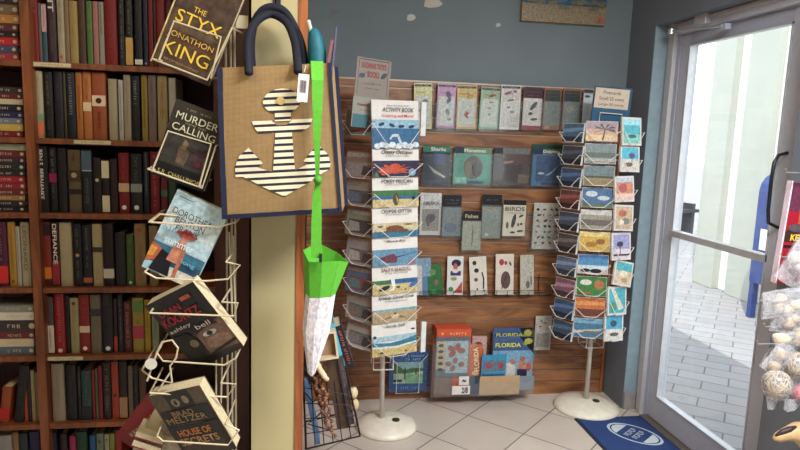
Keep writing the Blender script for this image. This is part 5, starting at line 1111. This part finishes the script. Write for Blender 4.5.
txt(o, 'FLORIDA', .14, .028, 0, .1, -.006, (236, 214, 170), rot=math.pi/2+.1, bold=.02)
FLM = [((56, 90, 150), ('r', 0, .66, 1, 1)), ((110, 170, 206), ('r', 0, .38, 1, .68)), ((130, 180, 190), ('r', 0, 0, 1, .4)), ((26, 30, 30), [(.64, 1), (1, 1), (1, .6)]), ((190, 190, 60), ('e', .86, .9, .1, .07)), ((150, 170, 60), ('e', .78, .84, .06, .04))]
PPL = [((214, 206, 196), ('e', .42, .2, .16, .2)), ((200, 110, 80), ('e', .5, .42, .07, .06)), ((206, 120, 90), ('e', .28, .46, .06, .06)), ((190, 100, 70), ('e', .74, .48, .07, .06)), ((206, 130, 100), ('e', .74, .32, .11, .12)), ((60, 40, 90), ('r', .62, .06, .86, .24)), ((206, 90, 90), ('e', .9, .3, .06, .12)), ((206, 160, 140), ('e', .28, .3, .07, .12))]
inbin((492, 328, 532, 378), (50, 80, 140), FLM, 'rear of two matching magazines with blue masthead, title partly hidden', 3.335, text=(('FLORIDA', .66, .07, .4, .87, (206, 210, 80)),), th=.01)
inbin((492.5, 337, 533, 379), (56, 90, 150), FLM+PPL, 'front FLORIDA magazine with family on the beach', 3.3, text=(('FLORIDA', .62, .1, .36, .82, (220, 220, 90)),), th=.01)
inbin((481.5, 355, 506, 380), (30, 130, 180), [((34, 150, 200), ('r', .03, .03, .97, .97)), ((90, 120, 140), ('r', .06, .35, .94, .8)), ((160, 70, 90), ('e', .3, .58, .16, .12)), ((170, 60, 80), ('e', .78, .58, .12, .12)), ((30, 90, 150), ('r', .06, .1, .94, .25))], 'small bright blue card with two pink shapes in the bin', 3.262, th=.004, nm='card', cat='card')
def note(px, c, lb, Y, nm='paper_note', cat='note', bars=()):
    X0, X1, Z0, Z1 = rect(*px, Y); t = thing(nm, lb, cat, ((X0+X1)/2, Y, Z0)); MB().box(-(X1-X0)/2, (X1-X0)/2, 0, .002, 0, Z1-Z0, M(c, .6)).build('sheet', t)
    if bars: txt(t, bars[0], (X1-X0)*bars[1], (Z1-Z0)*bars[2], (X1-X0)*bars[3], (Z1-Z0)*.5, -.002, (50, 50, 60), bold=.03)
    return t
note((479.5, 376, 519.5, 394.5), (176, 148, 112), 'plain brown cardboard sheet at the front of the bin', 3.25, 'cardboard_sheet', 'cardboard')
note((519.5, 376, 534, 390), (120, 130, 140), 'grey clear-lidded packet at the right end of the bin', 3.252, 'packet', 'packet')
note((469.5, 377, 479, 394), (34, 60, 80), 'dark blue booklet between the white cards and cardboard', 3.255, 'booklet', 'booklet')
note((459, 376.5, 469, 385), (214, 210, 200), 'small square white tag above the price card', 3.235, bars=('~', .4, .4, 0))
note((452, 386, 470, 394.5), (220, 214, 206), 'white price card reading 2/8 low on the bin', 3.233, bars=('2/8', .35, .7, .2))
note((434, 377.5, 452, 395), (110, 90, 80), 'brown leaflet back low at the left of the bin', 3.256, 'leaflet', 'leaflet')
# blue book under the left spinner
kb = leaflet((389, 350, 427.5, 391), (36, 72, 130), [((44, 84, 144), ('r', 0, 0, 1, 1)), ((150, 190, 160), ('r', .12, .2, .88, .72)), ((120, 170, 170), ('r', .12, .5, .88, .72)), ((60, 110, 60), [(.12, .45), (.5, .44), (.88, .5), (.88, .56), (.6, .58), (.4, .52), (.2, .66), (.12, .7)]), ((60, 56, 50), ('r', .12, .24, .34, .3)), ((90, 70, 60), ('r', .68, .26, .72, .56)), ((60, 50, 50), ('r', .4, .3, .43, .58)), ((110, 170, 120), ('r', .44, .2, .88, .42))], 'blue book with green lagoon photo low behind the left spinner', Y=3.34, th=.012, name='picture_book', cat='book', text=(('~', .6, .05, .6, .87, (140, 170, 210)), ('~', .4, .06, .62, .79, (140, 180, 210)), ('~', .6, .06, .5, .1, (120, 150, 200))))
wh = thing('wire_holder', 'white wire book holder on the slatwall around the blue book', 'holder', (0, 0, 0))
X0, X1, Z0, Z1 = rect(388, 350, 428, 393, 3.325)
MB().tube([(X0+.004, SY, Z1-.03), (X0+.004, 3.322, Z1-.03), (X0+.05, 3.322, Z1-.08), (X0+.05, 3.322, Z0), (X1-.05, 3.322, Z0), (X1-.05, 3.322, Z1-.08), (X1-.004, 3.322, Z1-.03), (X1-.004, SY, Z1-.03)], .002, WW).build('front_wire', wh)
MB().tube([(X0+.05, 3.322, Z0), (X0+.05, SY, Z0), (X1-.05, SY, Z0), (X1-.05, 3.322, Z0)], .002, WW).build('bottom_wire', wh)
kb.location.z = Z0+.003
# pale paper pocket
leaflet((535, 316, 551, 350), (184, 176, 160), [((190, 184, 170), ('r', 0, 0, 1, 1)), ((110, 100, 90), ('e', .35, .85, .06, .03)), ((110, 100, 90), ('e', .6, .8, .15, .02)), ((110, 100, 90), ('e', .3, .7, .1, .02)), ((110, 100, 90), ('e', .7, .93, .06, .02)), ((150, 144, 130), ('r', .1, .1, .9, .5))], 'pale leaflet hung alone at the right above the bare slats', Y=3.36)
# ------------------------------------------------------------------ wall pieces
X0, X1, Z0, _ = rect(522, 0, 606, 23, 3.39)
t = thing('canvas_painting', 'unframed beach painting with red dot at the top of the back wall', 'painting', ((X0+X1)/2, 3.39, Z0)); w_ = X1-X0
MB().box(-w_/2, w_/2, 0, .029, 0, .36, M((170, 140, 96), .7)).build('canvas', t)
rs = random.Random(4)
art(t, w_, .36, [((40, 90, 130), ('r', 0, .16, 1, 1)), ((150, 128, 90), ('r', 0, 0, 1, .26))] + [((60+rs.randint(0, 60), 110+rs.randint(0, 40), 120+rs.randint(0, 30)), ('e', rs.random()*.9+.05, .26+rs.random()*.7, .06, .02, rs.uniform(-.3, .3))) for k in range(30)] + [((110, 110, 80), ('e', rs.random()*.9+.05, .22+rs.random()*.1, .07, .03, rs.uniform(-.3, .3))) for k in range(14)] + [((206, 70, 60), ('e', .93, .075, .03, .04))], x0=-w_/2, step=.0002, name='painted_scene')
def scrap(px, lb, c=(190, 190, 180)):
    X0, X1, Z0, Z1 = rect(*px, YW-.002); w = (X1-X0)/2; h = Z1-Z0
    m = MB(); P = [(-w, h*.1), (-w*.4, 0), (w*.5, h*.15), (w, h*.5), (w*.6, h*.9), (-w*.1, h), (-w*.9, h*.8)]
    m.poly([(x, -.001, z) for x, z in P], M(c, .7)); m.poly([(x, 0.001, z) for x, z in reversed(P)], M(c, .7))
    for k in range(7): a, b_ = P[k], P[(k+1) % 7]; m.poly([(a[0], .001, a[1]), (b_[0], .001, b_[1]), (b_[0], -.001, b_[1]), (a[0], -.001, a[1])], M(c, .7))
    o = m.build('paper_scrap', None, loc=((X0+X1)/2, YW-.0015, Z0)); tag(o, lb, 'paper scrap')
scrap((407, 14, 416, 21), 'torn white paper scrap high on the grey wall below the label'); scrap((424, -1, 443, 8), 'white label strip at the very top of the grey wall', (196, 188, 176)); scrap((496, 23, 501, 27), 'tiny white scrap left of the painting')
scrap((331, 9, 341, 14), 'faint white mark high on the wall right of the post', (120, 118, 112)); scrap((330, 16, 334, 19), 'tiny pale fleck below the faint mark', (130, 120, 110))
# ------------------------------------------------------------------ floor mat
t = thing('floor_mat', 'blue floor mat with white oval logo in front of the door', 'mat', (1.73, 2.64, 0))
MB().box(-.235, .185, -.42, .395, .0, .007, M((38, 62, 112), .9, var=.2, scale=200)).build('mat_pile', t)
e = MB(); DB = M((28, 34, 56), .7)
for (a, b_, c, d_) in ((-.25, -.235, -.435, .41), (.185, .2, -.435, .41), (-.235, .185, -.435, -.42), (-.235, .185, .395, .41)): e.box(a, b_, c, d_, 0, .006, DB)
e.build('border', t)
LG = M((190, 200, 206), .8); m = MB(); cx, cy, rx, ry = -.01, .21, .145, .092
ro = rd(-52)
def ov(a, s=1): x, y = rx*s*math.cos(a), ry*s*math.sin(a); return (cx+x*math.cos(ro)-y*math.sin(ro), cy+x*math.sin(ro)+y*math.cos(ro))
n = 40
for k in range(n):
    a, b_ = 2*math.pi*k/n, 2*math.pi*(k+1)/n; p, q, r_, s_ = ov(a), ov(b_), ov(b_, .9), ov(a, .9)
    m.poly([(p[0], p[1], .0076), (q[0], q[1], .0076), (r_[0], r_[1], .0076), (s_[0], s_[1], .0076)], LG)
m.build('logo_ring', t)
m = MB()
def lp(x, y): return (cx+x*math.cos(ro)-y*math.sin(ro), cy+x*math.sin(ro)+y*math.cos(ro), .0078)
for sgn in (-1, 1):
    P = [(sgn*rx*.84*math.cos(a), ry*.84*math.sin(a)) for a in [(-.95+1.9*k/10) for k in range(11)]]
    m.poly([lp(x, y) for x, y in (P if sgn > 0 else P[::-1])], LG)
m.build('logo_panel', t)
rs = random.Random(8); m = MB()
for row in (-1, 1):
    for k in range(5):
        y0 = -.05+k*.021; x0 = row*.022-.017
        m.poly([lp(x0, y0), lp(x0+.03, y0), lp(x0+.03, y0+.005), lp(x0, y0+.005)], LG); m.poly([lp(x0, y0), lp(x0+.005, y0), lp(x0+.005, y0+.015), lp(x0, y0+.015)], LG)
        if k % 2: m.poly([lp(x0+.024, y0), lp(x0+.03, y0), lp(x0+.03, y0+.015), lp(x0+.024, y0+.015)], LG)
        else: m.poly([lp(x0, y0+.011), lp(x0+.022, y0+.011), lp(x0+.022, y0+.016), lp(x0, y0+.016)], LG)
m.build('logo_lettering', t)
# ------------------------------------------------------------------ peg display at the right with bagged shells
pg = thing('peg_display', 'peg display stand whose hooks hold the bagged shells at the right', 'display stand', (1.66, 1.84, 0))
MB().box(.1, .13, -.5, -.1, 0, 1.7, M((90, 90, 92), .5)).build('back_board', pg)
MB().box(.02, .15, -.52, -.08, 0, .03, M((80, 80, 84), .5)).build('foot', pg)
def PX(x, y, Y=1.84): return onY(x, y, Y)
def peg(z, x0):
    MB().tube([(.1, -.105, z), (.06, -.02, z), (.03, 0, z), (x0-1.66, 0, z), (x0-1.665, 0, z+.012)], .0025, M((170, 170, 170), .3, .7)).build('peg', pg)
def bagged(cx, cy, w, h, content, label, tilt=0, cat='bagged shells', name='shell_bag', Y=1.84):
    w *= 1.15; h *= 1.2; p = PX(cx-3, cy, Y); t = thing(name, label, cat, tuple(p), (0, tilt, 0), 'bagged beach goods on the peg display')
    m = MB()
    nu, nv = 10, 10; jr = random.Random(int(cx*7+cy))
    def f(side):
        def g(u, v):
            x = (u-.5)*w; z = (v-.5)*h; e_ = max(0, math.sin(math.pi*u)*math.sin(math.pi*v))**.6
            return (x, side*(.004+e_*.03)+jr.uniform(-.002, .002), z+jr.uniform(-.002, .002))
        return g
    m.grid(f(-1), nu, nv, POLY); m.grid(f(1), nu, nv, POLY); m.build('plastic_bag', t, smooth=True)
    content(t, w, h); return t
def shells(cols, n, r):
    def c(t, w, h):
        jr = random.Random(n*7+int(w*1000)); 
        for k in range(n):
            m = MB(); x, z = jr.uniform(-.3, .3)*w, jr.uniform(-.32, .15)*h
            mt = M(cols[k % len(cols)], .5, var=.15, scale=60)
            rings = [(r*.15, r*.9), (r*.5, r*.55), (r*.85, 0), (r*.9, -r*.35), (r*.55, -r*.7), (r*.1, -r*.9)]
            m.lathe(rings, mt, 10); o = m.build('shell', t, smooth=True); o.location = (x, jr.uniform(-.008, .008), z); o.rotation_euler = (jr.uniform(-1, 1), jr.uniform(-1.5, 1.5), 0)
    return c
SH = [(206, 186, 150), (176, 150, 120), (226, 216, 196), (190, 160, 130)]
bagged(805, 262, .11, .15, shells([(200, 192, 180), (176, 166, 150)], 5, .026), 'bag of whitish shells hung beside the red package', rd(28))
bagged(790, 302, .16, .08, shells(SH, 5, .022), 'bag of tan shells pointing left, above the paler shell bag', rd(-8))
bagged(796, 319, .14, .08, shells([(180, 156, 124), (120, 100, 84)], 4, .024), 'bag with one brown-lipped shell between two shell bags', rd(6))
bagged(795, 338, .12, .07, shells([(220, 196, 140), (206, 176, 120)], 4, .024), 'bag of yellowish shells above the vine balls', rd(-20))
bagged(781, 358, .07, .1, shells([(176, 150, 110)], 2, .024), 'small crumpled bag holding a dull tan shell', rd(35))
for z, x0 in ((1.14, 1.58), (.99, 1.52), (.95, 1.54), (.9, 1.55), (.84, 1.53), (1.42, 1.56), (.68, 1.57)): peg(z, x0)
# vine balls
def vine(t, r, c):
    rs = random.Random(int(c[0]*1000)); m = MB(); VM = [M((196, 170, 120), .7, var=.2, scale=60), M((150, 116, 76), .7), M((70, 48, 36), .7)]
    blob(m, c, r*.86, M((120, 92, 60), .8), 12)
    for k in range(34):
        ax = Vector((rs.gauss(0, 1), rs.gauss(0, 1), rs.gauss(0, 1))).normalized(); o = ax.orthogonal().normalized(); b_ = ax.cross(o); off_ = rs.uniform(-.5, .5); rad = r*math.sqrt(1-off_**2)
        m.tube([Vector(c)+ax*off_*r+(o*math.cos(a)+b_*math.sin(a))*rad*rs.uniform(.97, 1.04) for a in [2*math.pi*j/16 for j in range(16)]], .0016, VM[0 if k % 3 else (2 if k % 2 else 1)], 4, closed=True)
    return m.build('vine_ball', t, smooth=True)
for i, (cx, cy, r, lb) in enumerate(((777, 384, .041, 'wicker vine ball in clear bag, the lower and nearer one'), (796, 364, .038, 'wicker vine ball in clear bag, the upper right one'))):
    t = thing('decor_ball', lb, 'decorative ball', tuple(PX(cx, cy, 1.8+.03*i)), group='wicker balls in clear bags')
    vine(t, r*1.05, (0, 0, 0)); m = MB(); blob(m, (0, 0, -.004), r*1.22, POLY, 14, (1, 1, 1.05)); m.build('plastic_bag', t, smooth=True)
    m = MB(); m.grid(lambda u, v: ((u-.5)*.05*(1-v*.5)-.01+.02*i, .004*math.sin(9*u), -r*1.1-v*.045), 4, 3, POLY); m.build('bag_tail', t, solid=.0008)
t = thing('decor_ball', 'pink-red ball in clear bag right of the lower wicker ball', 'decorative ball', tuple(PX(801, 392, 1.83)))
m = MB(); blob(m, (0, 0, 0), .03, M((206, 40, 70), .5), 12); m.build('ball', t, smooth=True); m = MB(); blob(m, (0, 0, 0), .036, POLY, 12); m.build('plastic_bag', t, smooth=True)
m = MB(); m.grid(lambda u, v: ((u-.5)*.08-.02, .004*math.sin(9*u), -.025-v*.05*(1-abs(u-.3))), 4, 3, POLY); m.build('bag_tail', t, solid=.0008)
# horn-like shell at the bottom
t = thing('conch_shell', 'large tan pointed shell hanging lowest at the right edge', 'shell', tuple(PX(796, 438, 1.83)), (0, 0, 0)); t.scale = (1.3, 1.3, 1.3)
MB().tube([(-.068, 0, .002), (-.055, 0, .004), (-.03, 0, .012), (0, 0, .018), (.03, 0, .01), (.05, 0, -.02)], [.005, .013, .018, .026, .038, .03], M((196, 164, 118), .5, var=.18, scale=30), 14).build('shell_body', t, smooth=True)
MB().tube([(-.066, -.004, .012), (-.05, -.006, .022), (-.03, -.008, .03), (-.012, -.008, .036)], [.003, .007, .008, .004], M((60, 44, 40), .5), 8).build('opening', t, smooth=True)
m = MB(); blob(m, (.045, -.03, 0), .014, M((90, 60, 50), .5), 8); m.build('brown_patch', t, smooth=True)
# red package
t = thing('gift_package', 'red hanging package with white edge and orange window at the right edge', 'package', tuple(PX(796, 284, 1.88)), (0, rd(3), 0))
w2 = .14
RDm = M((150, 24, 40), .4)
MB().box(-.078, .08, 0, .02, .0, .345, RDm).build('box', t); MB().box(-.082, -.077, -.001, .021, .0, .35, M((220, 200, 210), .4)).build('edge_strip', t)
art(t, .15, .345, [((110, 40, 70), ('r', 0, .72, .3, 1)), ((226, 150, 70), ('r', .28, .52, 1, .98)), ((214, 80, 50), ('r', .28, .52, 1, .72)), ((60, 40, 40), ('r', 0, .42, 1, .53)), ((90, 70, 80), ('e', .3, .56, .25, .04)), ((40, 20, 30), ('r', 0, .36, 1, .385))], x0=-.076, name='box_print')
txt(t, 'KEY', .05, .022, -.03, .16, -.004, (226, 180, 60), bold=.03)
m = MB(); m.grid(lambda u, v: (-.02+u*.1, -.012-.01*math.sin(6*u), .2+v*.05+u*.03), 5, 3, POLY); m.build('plastic_wrap', t, solid=.0008)
bpy.context.view_layer.update()
